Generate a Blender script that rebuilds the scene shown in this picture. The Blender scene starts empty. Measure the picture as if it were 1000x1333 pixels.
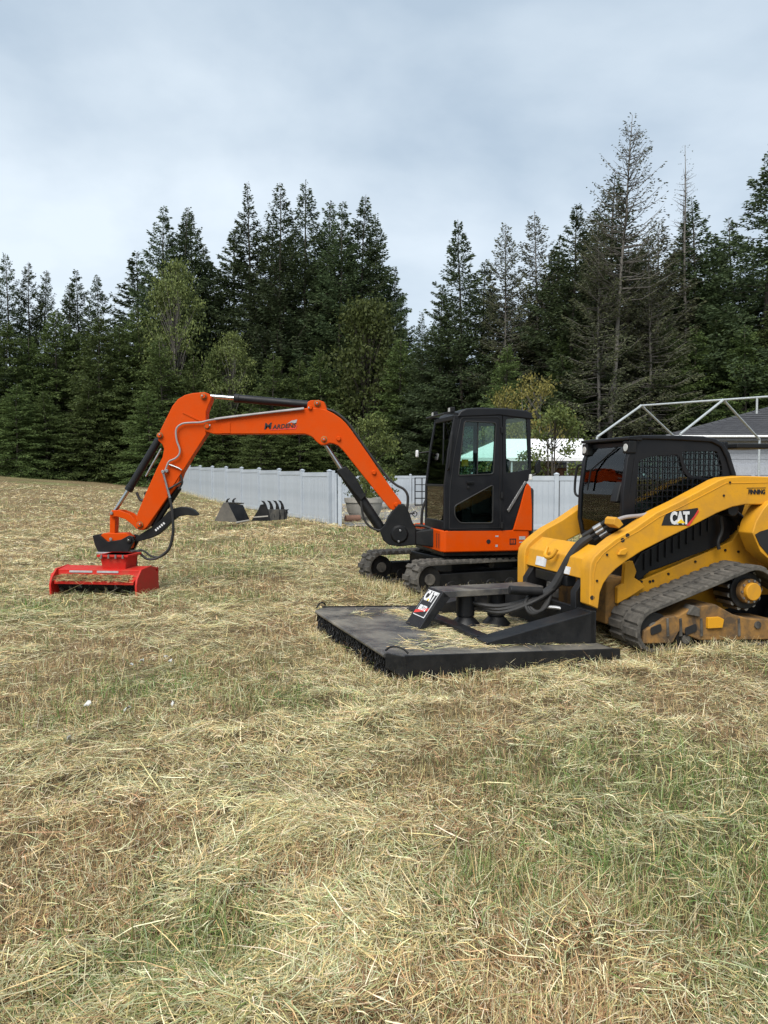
import bpy, math, random
import numpy as np
from mathutils import Vector, Matrix

scene = bpy.context.scene
# ------------------------------------------------------------------ camera, sky, sun, exposure
CAM_H = 1.6
PITCH = math.radians(2.66)
cam_d = bpy.data.cameras.new('camera')
cam = bpy.data.objects.new('camera', cam_d)
scene.collection.objects.link(cam)
cam.location = (0, 0, CAM_H)
cam.rotation_euler = (math.pi/2 - PITCH, 0, 0)
cam_d.sensor_fit = 'VERTICAL'
cam_d.sensor_height = 36.0
cam_d.lens = 36.0*1000/1333
cam_d.clip_end = 3000
scene.camera = cam
scene.render.resolution_x, scene.render.resolution_y = 768, 1024

SUN_EL, SUN_AZ = math.radians(52), math.radians(205)     # azimuth clockwise from +Y: behind the camera, to the left
world = bpy.data.worlds.new('World')
scene.world = world
world.use_nodes = True
wn, wl = world.node_tree.nodes, world.node_tree.links
wn.clear()
w_out = wn.new('ShaderNodeOutputWorld')
w_bg = wn.new('ShaderNodeBackground'); w_bg.inputs['Strength'].default_value = 0.05
sky = wn.new('ShaderNodeTexSky'); sky.sky_type = 'NISHITA'; sky.sun_disc = False
sky.sun_elevation = SUN_EL; sky.sun_rotation = SUN_AZ
tc = wn.new('ShaderNodeTexCoord')
sep = wn.new('ShaderNodeSeparateXYZ'); wl.new(tc.outputs['Generated'], sep.inputs[0])
zz = wn.new('ShaderNodeMath'); zz.operation = 'MAXIMUM'; wl.new(sep.outputs[2], zz.inputs[0]); zz.inputs[1].default_value = 0.0
za = wn.new('ShaderNodeMath'); za.operation = 'ADD'; wl.new(zz.outputs[0], za.inputs[0]); za.inputs[1].default_value = 0.28
dx = wn.new('ShaderNodeMath'); dx.operation = 'DIVIDE'; wl.new(sep.outputs[0], dx.inputs[0]); wl.new(za.outputs[0], dx.inputs[1])
dy = wn.new('ShaderNodeMath'); dy.operation = 'DIVIDE'; wl.new(sep.outputs[1], dy.inputs[0]); wl.new(za.outputs[0], dy.inputs[1])
cmb = wn.new('ShaderNodeCombineXYZ'); wl.new(dx.outputs[0], cmb.inputs[0]); wl.new(dy.outputs[0], cmb.inputs[1])
n1 = wn.new('ShaderNodeTexNoise'); n1.inputs['Scale'].default_value = 1.5; n1.inputs['Detail'].default_value = 6; n1.inputs['Roughness'].default_value = 0.5
n1.inputs['Distortion'].default_value = 0.15
mpg = wn.new('ShaderNodeMapping'); mpg.inputs['Location'].default_value = (1.7, 0.4, 0.3); wl.new(cmb.outputs[0], mpg.inputs['Vector'])
wl.new(mpg.outputs[0], n1.inputs['Vector'])
rmp = wn.new('ShaderNodeValToRGB')
e = rmp.color_ramp.elements
e[0].position = 0.34; e[0].color = (3.55, 4.35, 5.2, 1)
e[1].position = 0.66; e[1].color = (6.1, 6.8, 7.4, 1)
wl.new(n1.outputs['Fac'], rmp.inputs[0])
mixw = wn.new('ShaderNodeMix'); mixw.data_type = 'RGBA'
mixw.inputs['Factor'].default_value = 0.9
wl.new(sky.outputs[0], mixw.inputs['A']); wl.new(rmp.outputs[0], mixw.inputs['B'])
wl.new(mixw.outputs['Result'], w_bg.inputs[0]); wl.new(w_bg.outputs[0], w_out.inputs[0])

sun_d = bpy.data.lights.new('sun', 'SUN'); sun_d.energy = 1.5; sun_d.angle = math.radians(40); sun_d.color = (1.0, 0.96, 0.9)
sun = bpy.data.objects.new('sun', sun_d); scene.collection.objects.link(sun)
sd = Vector((math.sin(SUN_AZ)*math.cos(SUN_EL), math.cos(SUN_AZ)*math.cos(SUN_EL), math.sin(SUN_EL)))
sun.rotation_euler = sd.to_track_quat('Z', 'Y').to_euler()
sun.location = sd*60

scene.view_settings.view_transform = 'Standard'
scene.view_settings.look = 'None'
scene.view_settings.exposure = 1.56
scene.view_settings.gamma = 1.0
scene.view_settings.use_curve_mapping = False
scene.cycles.max_bounces = 6
scene.cycles.diffuse_bounces = 3
scene.cycles.glossy_bounces = 3
scene.cycles.transparent_max_bounces = 24

random.seed(7)
rng = np.random.default_rng(11)
col = scene.collection

# ------------------------------------------------------------------ pixel helpers (1000 x 1333 photograph)
FW = Vector((0, math.cos(PITCH), -math.sin(PITCH)))
UP = Vector((0, math.sin(PITCH), math.cos(PITCH)))
CO = Vector((0, 0, CAM_H))
def ray(px, py):
    return FW*1000 + Vector((px-500, 0, 0)) + UP*(666.5-py)
def onY(px, py, Y):
    d = ray(px, py); return CO + d*(Y/d.y)
def onZ(px, py, Z=0.0):
    d = ray(px, py); return CO + d*((Z-CAM_H)/d.z)

class Frame:
    """machine frame: s runs backwards along the machine, t away from the camera side, z up"""
    def __init__(self, o, psi):
        self.o = Vector((o[0], o[1], 0)); self.psi = psi
        self.a = Vector((math.cos(psi), math.sin(psi), 0)); self.b = Vector((-math.sin(psi), math.cos(psi), 0))
    def pt(self, s, t, z): return self.o + self.a*s + self.b*t + Vector((0, 0, z))
    def sz(self, px, py, t=0.0):
        d = ray(px, py); p0 = self.o + self.b*t
        k = (p0-CO).dot(self.b)/d.dot(self.b)
        p = CO + d*k
        return ((p-self.o).dot(self.a), p.z)

# ------------------------------------------------------------------ mesh builder
class MB:
    def __init__(self): self.v = []; self.f = []
    def add(self, vs, fs):
        n = len(self.v); self.v += [Vector(p) for p in vs]; self.f += [[i+n for i in q] for q in fs]; return self
    def hexa(self, p):            # 8 points: bottom ring 0-3, top ring 4-7
        return self.add(p, [(3,2,1,0),(4,5,6,7),(0,1,5,4),(1,2,6,5),(2,3,7,6),(3,0,4,7)])
    def box(self, c, sx, sy, sz, X=Vector((1,0,0)), Y=Vector((0,1,0)), Z=Vector((0,0,1))):
        c = Vector(c); x, y, z = X*sx/2, Y*sy/2, Z*sz/2
        return self.hexa([c-x-y-z, c+x-y-z, c+x+y-z, c-x+y-z, c-x-y+z, c+x-y+z, c+x+y+z, c-x+y+z])
    def prism(self, pts, off):
        pts = [Vector(p) for p in pts]; off = Vector(off); n = len(pts)
        fs = [list(range(n)), list(range(2*n-1, n-1, -1))] + [[i, i+n, (i+1) % n + n, (i+1) % n] for i in range(n)]
        return self.add(pts + [p+off for p in pts], fs)
    def loft(self, rings, caps=True):
        n = len(rings[0]); vs = [p for r in rings for p in r]; fs = []
        for k in range(len(rings)-1):
            for i in range(n):
                fs.append([k*n+i, k*n+(i+1) % n, (k+1)*n+(i+1) % n, (k+1)*n+i])
        if caps:
            fs.append(list(range(n-1, -1, -1))); fs.append([(len(rings)-1)*n+i for i in range(n)])
        return self.add(vs, fs)
    def tube(self, path, r, n=10, caps=True):
        path = [Vector(p) for p in path]; rings = []
        rr = r if isinstance(r, (list, tuple)) else [r]*len(path)
        up = None
        for i, p in enumerate(path):
            d = (path[min(i+1, len(path)-1)] - path[max(i-1, 0)]).normalized()
            if up is None:
                up = Vector((0, 0, 1)) if abs(d.z) < .9 else Vector((1, 0, 0))
            x = d.cross(up)
            if x.length < 1e-4: x = d.cross(Vector((0.3, 1, .2)))
            x.normalize(); y = x.cross(d).normalized(); up = y
            rings.append([p + x*(math.cos(k*2*math.pi/n)*rr[i]) + y*(math.sin(k*2*math.pi/n)*rr[i]) for k in range(n)])
        return self.loft(rings, caps)
    def cyl(self, p0, p1, r0, r1=None, n=16):
        return self.tube([p0, p1], [r0, r0 if r1 is None else r1], n)
    def build(self, name, mat, parent=None, bevel=0.0, seg=2, ang=35, smooth=True):
        org = origin_of(parent)
        me = bpy.data.meshes.new(name)
        me.from_pydata([tuple(p-org) for p in self.v], [], self.f)
        me.validate()
        import bmesh
        bm = bmesh.new(); bm.from_mesh(me); bmesh.ops.recalc_face_normals(bm, faces=bm.faces); bm.to_mesh(me); bm.free()
        if smooth:
            me.polygons.foreach_set('use_smooth', [True]*len(me.polygons)); me.set_sharp_from_angle(angle=math.radians(ang))
        o = bpy.data.objects.new(name, me); col.objects.link(o)
        if mat: me.materials.append(mat)
        if parent is not None: o.parent = parent
        if bevel:
            m = o.modifiers.new('edge', 'BEVEL'); m.width = bevel; m.segments = seg; m.limit_method = 'ANGLE'; m.angle_limit = math.radians(40)
            m.harden_normals = True
        return o

def origin_of(o):
    p = Vector((0, 0, 0))
    while o is not None:
        p += o.location; o = o.parent
    return p
def tag(o, label=None, cat=None, group=None, kind=None):
    if label: o['label'] = label
    if cat: o['category'] = cat
    if group: o['group'] = group
    if kind: o['kind'] = kind
    return o
def empty(name, loc, label=None, cat=None, group=None):
    o = bpy.data.objects.new(name, None); col.objects.link(o); o.location = loc; o.empty_display_size = .2
    return tag(o, label, cat, group)
def smooth_path(pts, n=6):
    """Catmull-Rom through the points"""
    pts = [Vector(p) for p in pts]; out = []
    for i in range(len(pts)-1):
        p0, p1, p2, p3 = pts[max(i-1, 0)], pts[i], pts[i+1], pts[min(i+2, len(pts)-1)]
        for k in range(n):
            u = k/n
            out.append(0.5*((2*p1)+(p2-p0)*u+(2*p0-5*p1+4*p2-p3)*u*u+(3*p1-p0-3*p2+p3)*u**3))
    out.append(pts[-1]); return out
def smooth2(pts, n=4):
    q = smooth_path([(p[0], p[1], 0) for p in pts], n); return [(p.x, p.y) for p in q]
def lettering(name, body, size, o, u, v, mat, parent, shear=0.0, sx=1.0, depth=0.002, bold=0.0):
    cu = bpy.data.curves.new(name, 'FONT'); cu.body = body; cu.size = size; cu.extrude = depth; cu.shear = shear; cu.offset = bold
    cu.align_x = 'CENTER'; cu.align_y = 'CENTER'; cu.resolution_u = 3
    t = bpy.data.objects.new(name, cu); col.objects.link(t)
    bpy.context.view_layer.update()
    me = bpy.data.meshes.new_from_object(t.evaluated_get(bpy.context.evaluated_depsgraph_get()))
    bpy.data.objects.remove(t); bpy.data.curves.remove(cu)
    u, v = Vector(u).normalized(), Vector(v).normalized(); n = u.cross(v); o = Vector(o)-origin_of(parent)
    for w in me.vertices:
        c = w.co.copy(); w.co = o + u*c.x*sx + v*c.y + n*c.z
    me.name = name
    ob = bpy.data.objects.new(name, me); col.objects.link(ob); me.materials.clear(); me.materials.append(mat); ob.parent = parent
    return ob

# ------------------------------------------------------------------ materials
def nodes_of(name):
    m = bpy.data.materials.new(name); m.use_nodes = True; nt = m.node_tree
    return m, nt, nt.nodes['Principled BSDF']
def N(nt, t, **kw):
    n = nt.nodes.new(t)
    for k, v in kw.items(): setattr(n, k, v)
    return n
def noise(nt, scale, detail=4, rough=.55, co='Object', dist=0.0):
    t = N(nt, 'ShaderNodeTexCoord'); n = N(nt, 'ShaderNodeTexNoise')
    n.inputs['Scale'].default_value = scale; n.inputs['Detail'].default_value = detail; n.inputs['Roughness'].default_value = rough
    n.inputs['Distortion'].default_value = dist
    nt.links.new(t.outputs[co], n.inputs['Vector']); return n
def ramp(nt, src, stops):
    r = N(nt, 'ShaderNodeValToRGB'); el = r.color_ramp.elements
    while len(el) < len(stops): el.new(.5)
    for q, (p, c) in zip(el, stops):
        q.position = p; q.color = (*c, 1) if len(c) == 3 else c
    nt.links.new(src, r.inputs[0]); return r
def bump(nt, src, b, strength, dist=0.01):
    k = N(nt, 'ShaderNodeBump'); k.inputs['Strength'].default_value = strength; k.inputs['Distance'].default_value = dist
    nt.links.new(src, k.inputs['Height']); nt.links.new(k.outputs[0], b.inputs['Normal'])
def paint(name, c, rough=.4, dirt=(.16, .12, .08), amount=.35, scale=5, metal=0.0, coat=0.0, spec=.5, fine=60, lo=.45, hi=.78):
    """painted metal with dust smears and small scratches"""
    m, nt, b = nodes_of(name)
    n = noise(nt, scale, 8, .65, dist=.4)
    n2 = noise(nt, fine, 4, .7)
    r = ramp(nt, n.outputs['Fac'], [(lo, (0, 0, 0)), (hi, (amount,)*3)])
    r2 = ramp(nt, n2.outputs['Fac'], [(.55, (0, 0, 0)), (.75, (amount*.8,)*3)])
    ad = N(nt, 'ShaderNodeMath', operation='MAXIMUM'); nt.links.new(r.outputs[0], ad.inputs[0]); nt.links.new(r2.outputs[0], ad.inputs[1])
    mx = N(nt, 'ShaderNodeMix', data_type='RGBA'); nt.links.new(ad.outputs[0], mx.inputs['Factor'])
    mx.inputs['A'].default_value = (*c, 1); mx.inputs['B'].default_value = (*dirt, 1)
    nt.links.new(mx.outputs['Result'], b.inputs['Base Color'])
    rr = ramp(nt, n.outputs['Fac'], [(.3, (rough,)*3), (.8, (min(1, rough+.35),)*3)])
    nt.links.new(rr.outputs[0], b.inputs['Roughness'])
    b.inputs['Metallic'].default_value = metal; b.inputs['Coat Weight'].default_value = coat; b.inputs['Specular IOR Level'].default_value = spec
    bump(nt, n2.outputs['Fac'], b, .06, .004)
    return m
def glass(name, tint, rough=.02, refl=1.0):
    m, nt, b = nodes_of(name); nt.nodes.remove(b)
    out = nt.nodes['Material Output']
    tr = N(nt, 'ShaderNodeBsdfTransparent'); tr.inputs[0].default_value = (*tint, 1)
    gl = N(nt, 'ShaderNodeBsdfGlossy'); gl.inputs['Roughness'].default_value = rough
    lw = N(nt, 'ShaderNodeFresnel'); lw.inputs['IOR'].default_value = 1.5
    mu = N(nt, 'ShaderNodeMath', operation='MULTIPLY'); mu.inputs[1].default_value = refl; nt.links.new(lw.outputs[0], mu.inputs[0])
    mx = N(nt, 'ShaderNodeMixShader'); nt.links.new(mu.outputs[0], mx.inputs[0]); nt.links.new(tr.outputs[0], mx.inputs[1]); nt.links.new(gl.outputs[0], mx.inputs[2])
    nt.links.new(mx.outputs[0], out.inputs[0]); return m
def plain(name, c, rough=.6, metal=0.0, emit=None):
    m, nt, b = nodes_of(name)
    n = noise(nt, 18, 5, .6)
    r = ramp(nt, n.outputs['Fac'], [(.25, tuple(x*.75 for x in c)), (.75, tuple(min(1, x*1.15) for x in c))])
    nt.links.new(r.outputs[0], b.inputs['Base Color'])
    b.inputs['Roughness'].default_value = rough; b.inputs['Metallic'].default_value = metal
    return m
M = {}
M['orange'] = paint('orange_paint', (.53, .056, .0), .40, (.32, .10, .03), .25, 4, spec=.12)
M['yellow'] = paint('yellow_paint', (.60, .285, .015), .42, (.24, .135, .05), .5, 3.2, spec=.25, lo=.44, hi=.74)
M['rust_yellow'] = paint('worn_yellow_paint', (.27, .145, .045), .85, (.075, .055, .038), .95, 4.5, spec=.2, fine=22, lo=.42, hi=.60)
M['red'] = paint('red_paint', (.45, .014, .009), .45, (.22, .11, .06), .5, 5, spec=.25)
M['black'] = paint('black_paint', (.0045, .005, .006), .36, (.035, .032, .028), .3, 4, spec=.3)
M['cabgrey'] = paint('charcoal_cab_paint', (.0045, .005, .007), .36, (.022, .022, .022), .25, 3, spec=.32)
M['deck'] = paint('scuffed_black_steel', (.040, .040, .042), .30, (.25, .225, .18), .8, 2.6, fine=25, lo=.40, hi=.72)
M['frame_black'] = paint('black_frame_steel', (.0055, .006, .0075), .34, (.05, .046, .04), .35, 5, spec=.35)
M['rubber'] = paint('dusty_rubber', (.040, .038, .035), .85, (.15, .137, .118), .95, 5, spec=.2, lo=.38, hi=.68)
M['rubber_clean'] = paint('black_rubber_hose', (.012, .012, .012), .5, (.06, .055, .05), .4, 9)
M['chrome'] = plain('polished_rod', (.48, .49, .5), .2, 1.0)
M['steel'] = plain('bright_steel_fitting', (.36, .36, .36), .4, .9)
M['greytube'] = paint('grey_hydraulic_line', (.28, .26, .26), .4, (.1, .09, .08), .3)
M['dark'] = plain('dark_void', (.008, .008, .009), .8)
M['seat'] = plain('grey_seat_cloth', (.03, .03, .034), .85)
M['white'] = plain('white_sticker', (.66, .66, .66), .5)
M['sticker'] = plain('silver_sticker', (.35, .35, .36), .4)
M['scrap'] = plain('grey_white_scrap', (.5, .5, .47), .7)
M['dusty'] = paint('dusty_grey_steel', (.085, .078, .068), .75, (.16, .145, .12), .7, 5, lo=.38, hi=.68)
M['redmark'] = plain('red_mark', (.6, .04, .03), .5)
M['yelmark'] = plain('yellow_mark', (.75, .5, .02), .5)
M['ink'] = plain('black_ink', (.01, .01, .011), .5)
M['lamp'] = plain('lamp_lens', (.5, .5, .48), .12)
M['glass'] = glass('tinted_cab_glass', (.78, .90, .86))
M['glass_dark'] = glass('dark_cab_glass', (.80, .90, .87))
M['galv'] = plain('galvanised_pipe', (.46, .49, .50), .45, .3)
M['concrete'] = paint('grey_concrete', (.36, .34, .30), .85, (.16, .15, .12), .6, 3)
M['wood'] = paint('brown_boards', (.20, .105, .07), .8, (.08, .05, .035), .5, 4)
M['tarp'] = plain('white_tarpaulin', (.8, .81, .82), .6)
M['siding'] = plain('pale_grey_siding', (.36, .38, .42), .65)
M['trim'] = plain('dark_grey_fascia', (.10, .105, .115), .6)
# ------------------------------------------------------------------ ground
def sst(a, b, x):
    t = np.clip((x-a)/(b-a), 0, 1); return t*t*(3-2*t)
_lat = np.random.default_rng(3).random((512, 512))
def vn(x, y, seed=0):
    x = np.asarray(x, float)+seed*37.3; y = np.asarray(y, float)+seed*91.7
    xi = np.floor(x).astype(int); yi = np.floor(y).astype(int); fx = x-xi; fy = y-yi
    fx = fx*fx*(3-2*fx); fy = fy*fy*(3-2*fy)
    g = lambda i, j: _lat[i % 512, j % 512]
    return (g(xi, yi)*(1-fx)+g(xi+1, yi)*fx)*(1-fy)+(g(xi, yi+1)*(1-fx)+g(xi+1, yi+1)*fx)*fy
def fbm(x, y, seed=0, o=4):
    v = 0; a = .5; s = 1
    for k in range(o):
        v = v+a*vn(x*s, y*s, seed+k); a *= .5; s *= 2.03
    return v/(1-.5**o)
def hgt(x, y):
    x = np.asarray(x, float); y = np.asarray(y, float)
    big = .078*np.clip(-x-3, 0, 60)*sst(12, 46, y)
    rel = (fbm(x*.9, y*.9, 5, 3)-.5)*.09*sst(1.0, 3, np.hypot(x, y))*(1-.6*sst(30, 60, y))
    flat = 1-.85*np.exp(-((x+.2)/5.5)**2-((y-9.0)/3.6)**2)   # level pad under the machines
    return big+rel*flat
def hz(x, y): return float(hgt(x, y))

def ground_mat():
    m, nt, b = nodes_of('dry_mown_field')
    a = noise(nt, .55, 6, .6); f = noise(nt, 26, 8, .75); g = noise(nt, .30, 5, .6, dist=.5)
    geo = N(nt, 'ShaderNodeNewGeometry')
    c1 = ramp(nt, f.outputs['Fac'], [(.30, (.045, .032, .018)), (.46, (.14, .10, .055)), (.60, (.34, .265, .145)), (.75, (.58, .47, .27))])
    c2 = ramp(nt, f.outputs['Fac'], [(.30, (.05, .052, .022)), (.5, (.15, .16, .065)), (.72, (.36, .34, .17))])
    k = ramp(nt, g.outputs['Fac'], [(.50, (0, 0, 0)), (.66, (.85,)*3)])
    mx = N(nt, 'ShaderNodeMix', data_type='RGBA'); nt.links.new(k.outputs[0], mx.inputs['Factor']); nt.links.new(c1.outputs[0], mx.inputs['A']); nt.links.new(c2.outputs[0], mx.inputs['B'])
    k2 = ramp(nt, a.outputs['Fac'], [(.35, (.75,)*3), (.7, (1.15,)*3)])
    mu = N(nt, 'ShaderNodeMix', data_type='RGBA', blend_type='MULTIPLY'); mu.inputs['Factor'].default_value = 1
    nt.links.new(mx.outputs['Result'], mu.inputs['A']); nt.links.new(k2.outputs[0], mu.inputs['B'])
    nt.links.new(mu.outputs['Result'], b.inputs['Base Color']); b.inputs['Roughness'].default_value = .95; b.inputs['Specular IOR Level'].default_value = .1
    bump(nt, f.outputs['Fac'], b, .9, .05)
    return m
M['ground'] = ground_mat()
gx = np.concatenate([-np.geomspace(500, 16, 26), np.linspace(-15.6, 15.6, 170), np.geomspace(16, 500, 26)])
gy = np.concatenate([-np.geomspace(200, 2, 10), np.linspace(-1.5, 22, 130), np.geomspace(22.3, 900, 60)])
XX, YY = np.meshgrid(gx, gy); ZZ = hgt(XX, YY)
nv = XX.size; me = bpy.data.meshes.new('ground')
ids = np.arange(nv).reshape(XX.shape)
q = np.stack([ids[:-1, :-1], ids[:-1, 1:], ids[1:, 1:], ids[1:, :-1]], -1).reshape(-1, 4)
me.from_pydata(np.stack([XX, YY, ZZ], -1).reshape(-1, 3).tolist(), [], q.tolist())
me.polygons.foreach_set('use_smooth', [True]*len(me.polygons)); me.materials.append(M['ground'])
go = bpy.data.objects.new('ground', me); col.objects.link(go); tag(go, 'uneven dry mown hay field', kind='structure')

# ------------------------------------------------------------------ hay, stubble and grass (nobody could count it)
def strand_mesh(name, base, dirh, pitch, length, width, bend, colr, mat, segs=2):
    """ribbons of one or two segments; base Nx3, dirh heading angle, pitch rise angle, bend change of pitch"""
    n = len(length)
    ch, sh = np.cos(dirh), np.sin(dirh)
    def step(p, ang, l):
        return p+np.stack([ch*np.cos(ang)*l, sh*np.cos(ang)*l, np.sin(ang)*l], -1)
    tw = rng.uniform(-.9, .9, n)
    side = np.stack([-sh*np.cos(tw), ch*np.cos(tw), np.sin(tw)], -1)*(width/2)[:, None]
    p0 = base
    if segs == 2:
        p1 = step(p0, pitch, length*.5); p2 = step(p1, pitch+bend, length*.5)
        V = np.stack([p0-side, p0+side, p1-side*.9, p1+side*.9, p2-side*.35, p2+side*.35], 1).reshape(-1, 3)
        q_ = [[0, 1, 3, 2], [2, 3, 5, 4]]
    else:
        p1 = step(p0, pitch, length)
        V = np.stack([p0-side, p0+side, p1-side*.45, p1+side*.45], 1).reshape(-1, 3); q_ = [[0, 1, 3, 2]]
    nvv = len(V)//n; k = (np.arange(n)*nvv)[:, None]
    F = np.concatenate([k+np.array([r]) for r in q_], 1).reshape(-1).astype(np.int32); nf = n*segs
    me = bpy.data.meshes.new(name)
    me.vertices.add(len(V)); me.vertices.foreach_set('co', V.astype(np.float32).reshape(-1))
    me.loops.add(nf*4); me.loops.foreach_set('vertex_index', F)
    me.polygons.add(nf); me.polygons.foreach_set('loop_start', np.arange(0, nf*4, 4, dtype=np.int32))
    me.polygons.foreach_set('loop_total', np.full(nf, 4, np.int32))
    at = me.color_attributes.new('tint', 'FLOAT_COLOR', 'POINT')
    c4 = np.concatenate([np.repeat(colr, nvv, 0), np.ones((len(V), 1))], 1).astype(np.float32); at.data.foreach_set('color', c4.reshape(-1))
    me.update(calc_edges=True); me.materials.append(mat)
    o = bpy.data.objects.new(name, me); col.objects.link(o); return o
def strand_mat():
    m, nt, b = nodes_of('hay_strand'); at = N(nt, 'ShaderNodeAttribute', attribute_name='tint')
    out = nt.nodes['Material Output']
    nt.links.new(at.outputs['Color'], b.inputs['Base Color']); b.inputs['Roughness'].default_value = .6; b.inputs['Specular IOR Level'].default_value = .25
    t = N(nt, 'ShaderNodeBsdfTranslucent'); nt.links.new(at.outputs['Color'], t.inputs[0])
    mx = N(nt, 'ShaderNodeMixShader'); mx.inputs[0].default_value = .22
    nt.links.new(b.outputs[0], mx.inputs[1]); nt.links.new(t.outputs[0], mx.inputs[2]); nt.links.new(mx.outputs[0], out.inputs[0]); return m
M['hay'] = strand_mat()
def scatter(n, d0, d1, half=.72):
    d = np.exp(rng.uniform(math.log(d0), math.log(d1), n)); a = rng.uniform(-half, half, n)
    return d*np.sin(a), d*np.cos(a), d
PAL = dict(straw=(.73, .575, .29), pale=(.90, .81, .54), brown=(.25, .145, .07), rust=(.52, .315, .17), olive=(.34, .335, .14), green=(.13, .21, .05), sage=(.52, .54, .31))
def pick(w, n):
    """w: dict name -> weight array"""
    names = list(w); W = np.stack([np.broadcast_to(w[k], n) for k in names], -1); W = W/W.sum(1, keepdims=True)
    r = rng.random(n)[:, None]; i = (r > np.cumsum(W, 1)).sum(1).clip(0, len(names)-1)
    c = np.array([PAL[k] for k in names])[i]
    return c*rng.uniform(.5, 1.25, n)[:, None]*(1+rng.normal(0, .05, (n, 3)))
def green_map(x, y):
    g = fbm(x*.42, y*.42, 21, 3); v = sst(.53, .70, g)
    for cx, cy, r in ((1.42, 3.15, .42), (1.7, 3.0, .4), (.5, 2.9, .35), (-1.9, 5.6, .9), (-4.2, 9.2, 1.0), (2.6, 4.2, .5), (-3.0, 12.5, 1.3), (3.4, 6.2, .5), (-1.2, 17.0, 1.6), (-.7, 2.5, .35)):
        v = np.maximum(v, np.exp(-((x-cx)/r)**2-((y-cy)/(r*1.0))**2)*.95)
    return v
def brown_map(x, y):
    return sst(.50, .60, fbm(x*1.25+9, y*1.25, 31, 3))
def strip(x, y):      # scraped tan ground in front of the long fence
    return np.exp(-((y-20.5)/2.6)**2)*sst(-12, -7, x)*(1-sst(-.5, 1.5, x))
def relief(x, y):     # lumps of matted hay
    return .17*np.clip(fbm(x*3.4, y*3.4, 61, 2)-.40, 0, 1)*(1-.7*np.exp(-((x+3.9)/1.2)**2-((y-10.4)/.8)**2))
def flat_hay(name, label, n, d0, d1, segs):
    x, y, d = scatter(n, d0, d1, .84 if d1 < 10 else .68)
    keep = ~((d > 12) & (x > 3.0) & (y > 21)) & (rng.random(n) > .55*brown_map(x, y)) & (rng.random(n) > .72*green_map(x, y)**2) & (rng.random(n) > .45*sst(.50, .62, fbm(x*5.5, y*5.5, 71, 2)))
    x, y, d = x[keep], y[keep], d[keep]; n = len(x)
    G, B, S = green_map(x, y), brown_map(x, y), strip(x, y)
    head = fbm(x*1.6, y*1.6, 41, 2)*math.pi*4+rng.normal(0, 1.0, n)
    lod = np.clip(d/5.6, 1, 6)
    L = (rng.gamma(2.3, .022, n)+.014)*np.clip(lod, 1, 1.9)
    long_ = (rng.random(n) < .018) & (d < 6); L[long_] = rng.uniform(.12, .34, long_.sum())
    Wd = rng.uniform(.0011, .0031, n)*np.clip(lod, .8, 6)*1.1; Wd[long_] *= 1.5
    pitch = rng.normal(.05, .22, n); bend = rng.normal(-.16, .5, n); bend[long_] *= .5; pitch[long_] *= .4
    z = hgt(x, y)+rng.uniform(.0, .032, n)+relief(x, y)
    far = sst(9, 20, d)
    sun_b = .80+.45*fbm(x*2.3, y*2.3, 91, 3)          # sun-bleached and weathered swaths
    colr = pick(dict(straw=1.3+.9*far+2.2*S, pale=(.9+.5*far+1.2*S)*(1-.45*G), brown=.30+.8*B+.5*S, rust=.14+.65*B+1.2*S, olive=(.42+.7*G)*(1-.7*S), sage=(.85+1.3*G-.3*far*(1-G))*(1-.85*S), green=.06+.7*G), n)*sun_b[:, None]
    o = strand_mesh(name, np.stack([x, y, z], -1), head, pitch, L, Wd, bend, colr, M['hay'], segs)
    tag(o, label, 'hay', kind='stuff')
flat_hay('cut_hay', 'dry cut hay lying loose over the near field', 480000, 1.35, 6.2, 2)
flat_hay('cut_hay', 'dry cut hay lying over the middle and far field', 480000, 6.0, 46, 1)
# upright stubble in tufts
nt_ = 26000; per = 10
x, y, d = scatter(nt_, 1.6, 40)
B = brown_map(x, y); keep = (rng.random(nt_) < .05+.9*B-.5*strip(x, y)) & ~((x > 3) & (y > 21)); x, y, d = x[keep], y[keep], d[keep]
x = np.repeat(x, per); y = np.repeat(y, per); d = np.repeat(d, per); n = len(x); sp = .05*np.clip(d/5, 1, 4)
x = x+rng.normal(0, 1, n)*sp; y = y+rng.normal(0, 1, n)*sp
colr = pick(dict(brown=.8, rust=1.0, straw=1.4, pale=.7, olive=.4), n)
stub = strand_mesh('stubble', np.stack([x, y, hgt(x, y)], -1), rng.uniform(0, 6.28, n), rng.normal(1.05, .45, n), (.03+rng.gamma(2.0, .017, n)).clip(0, .13)*np.clip(d/9, 1, 1.4),
                   rng.uniform(.0014, .0030, n)*np.clip(d/5, .8, 5), rng.normal(-.2, .3, n), colr, M['hay'], 1)
tag(stub, 'upright brown cut stubble in tufts over the field', 'stubble', kind='stuff')
# live grass
nt_ = 20000; per = 9
x, y, d = scatter(nt_, 1.6, 40)
G = green_map(x, y); keep = (rng.random(nt_) < .02+.85*G**1.5) & ~((x > 3) & (y > 21)); x, y, d = x[keep], y[keep], d[keep]
x = np.repeat(x, per); y = np.repeat(y, per); d = np.repeat(d, per); n = len(x); sp = .035*np.clip(d/5, 1, 4)
x = x+rng.normal(0, 1, n)*sp; y = y+rng.normal(0, 1, n)*sp
colr = pick(dict(green=1.5, olive=.9, sage=.5, straw=.3), n)
gr = strand_mesh('live_grass', np.stack([x, y, hgt(x, y)], -1), rng.uniform(0, 6.28, n), rng.normal(1.05, .3, n), rng.uniform(.05, .16, n),
                 rng.uniform(.002, .005, n)*np.clip(d/4.5, .8, 5), rng.normal(-.55, .4, n), colr, M['hay'])
tag(gr, 'short green grass regrowing in patches in the field', 'grass', kind='stuff')
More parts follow.
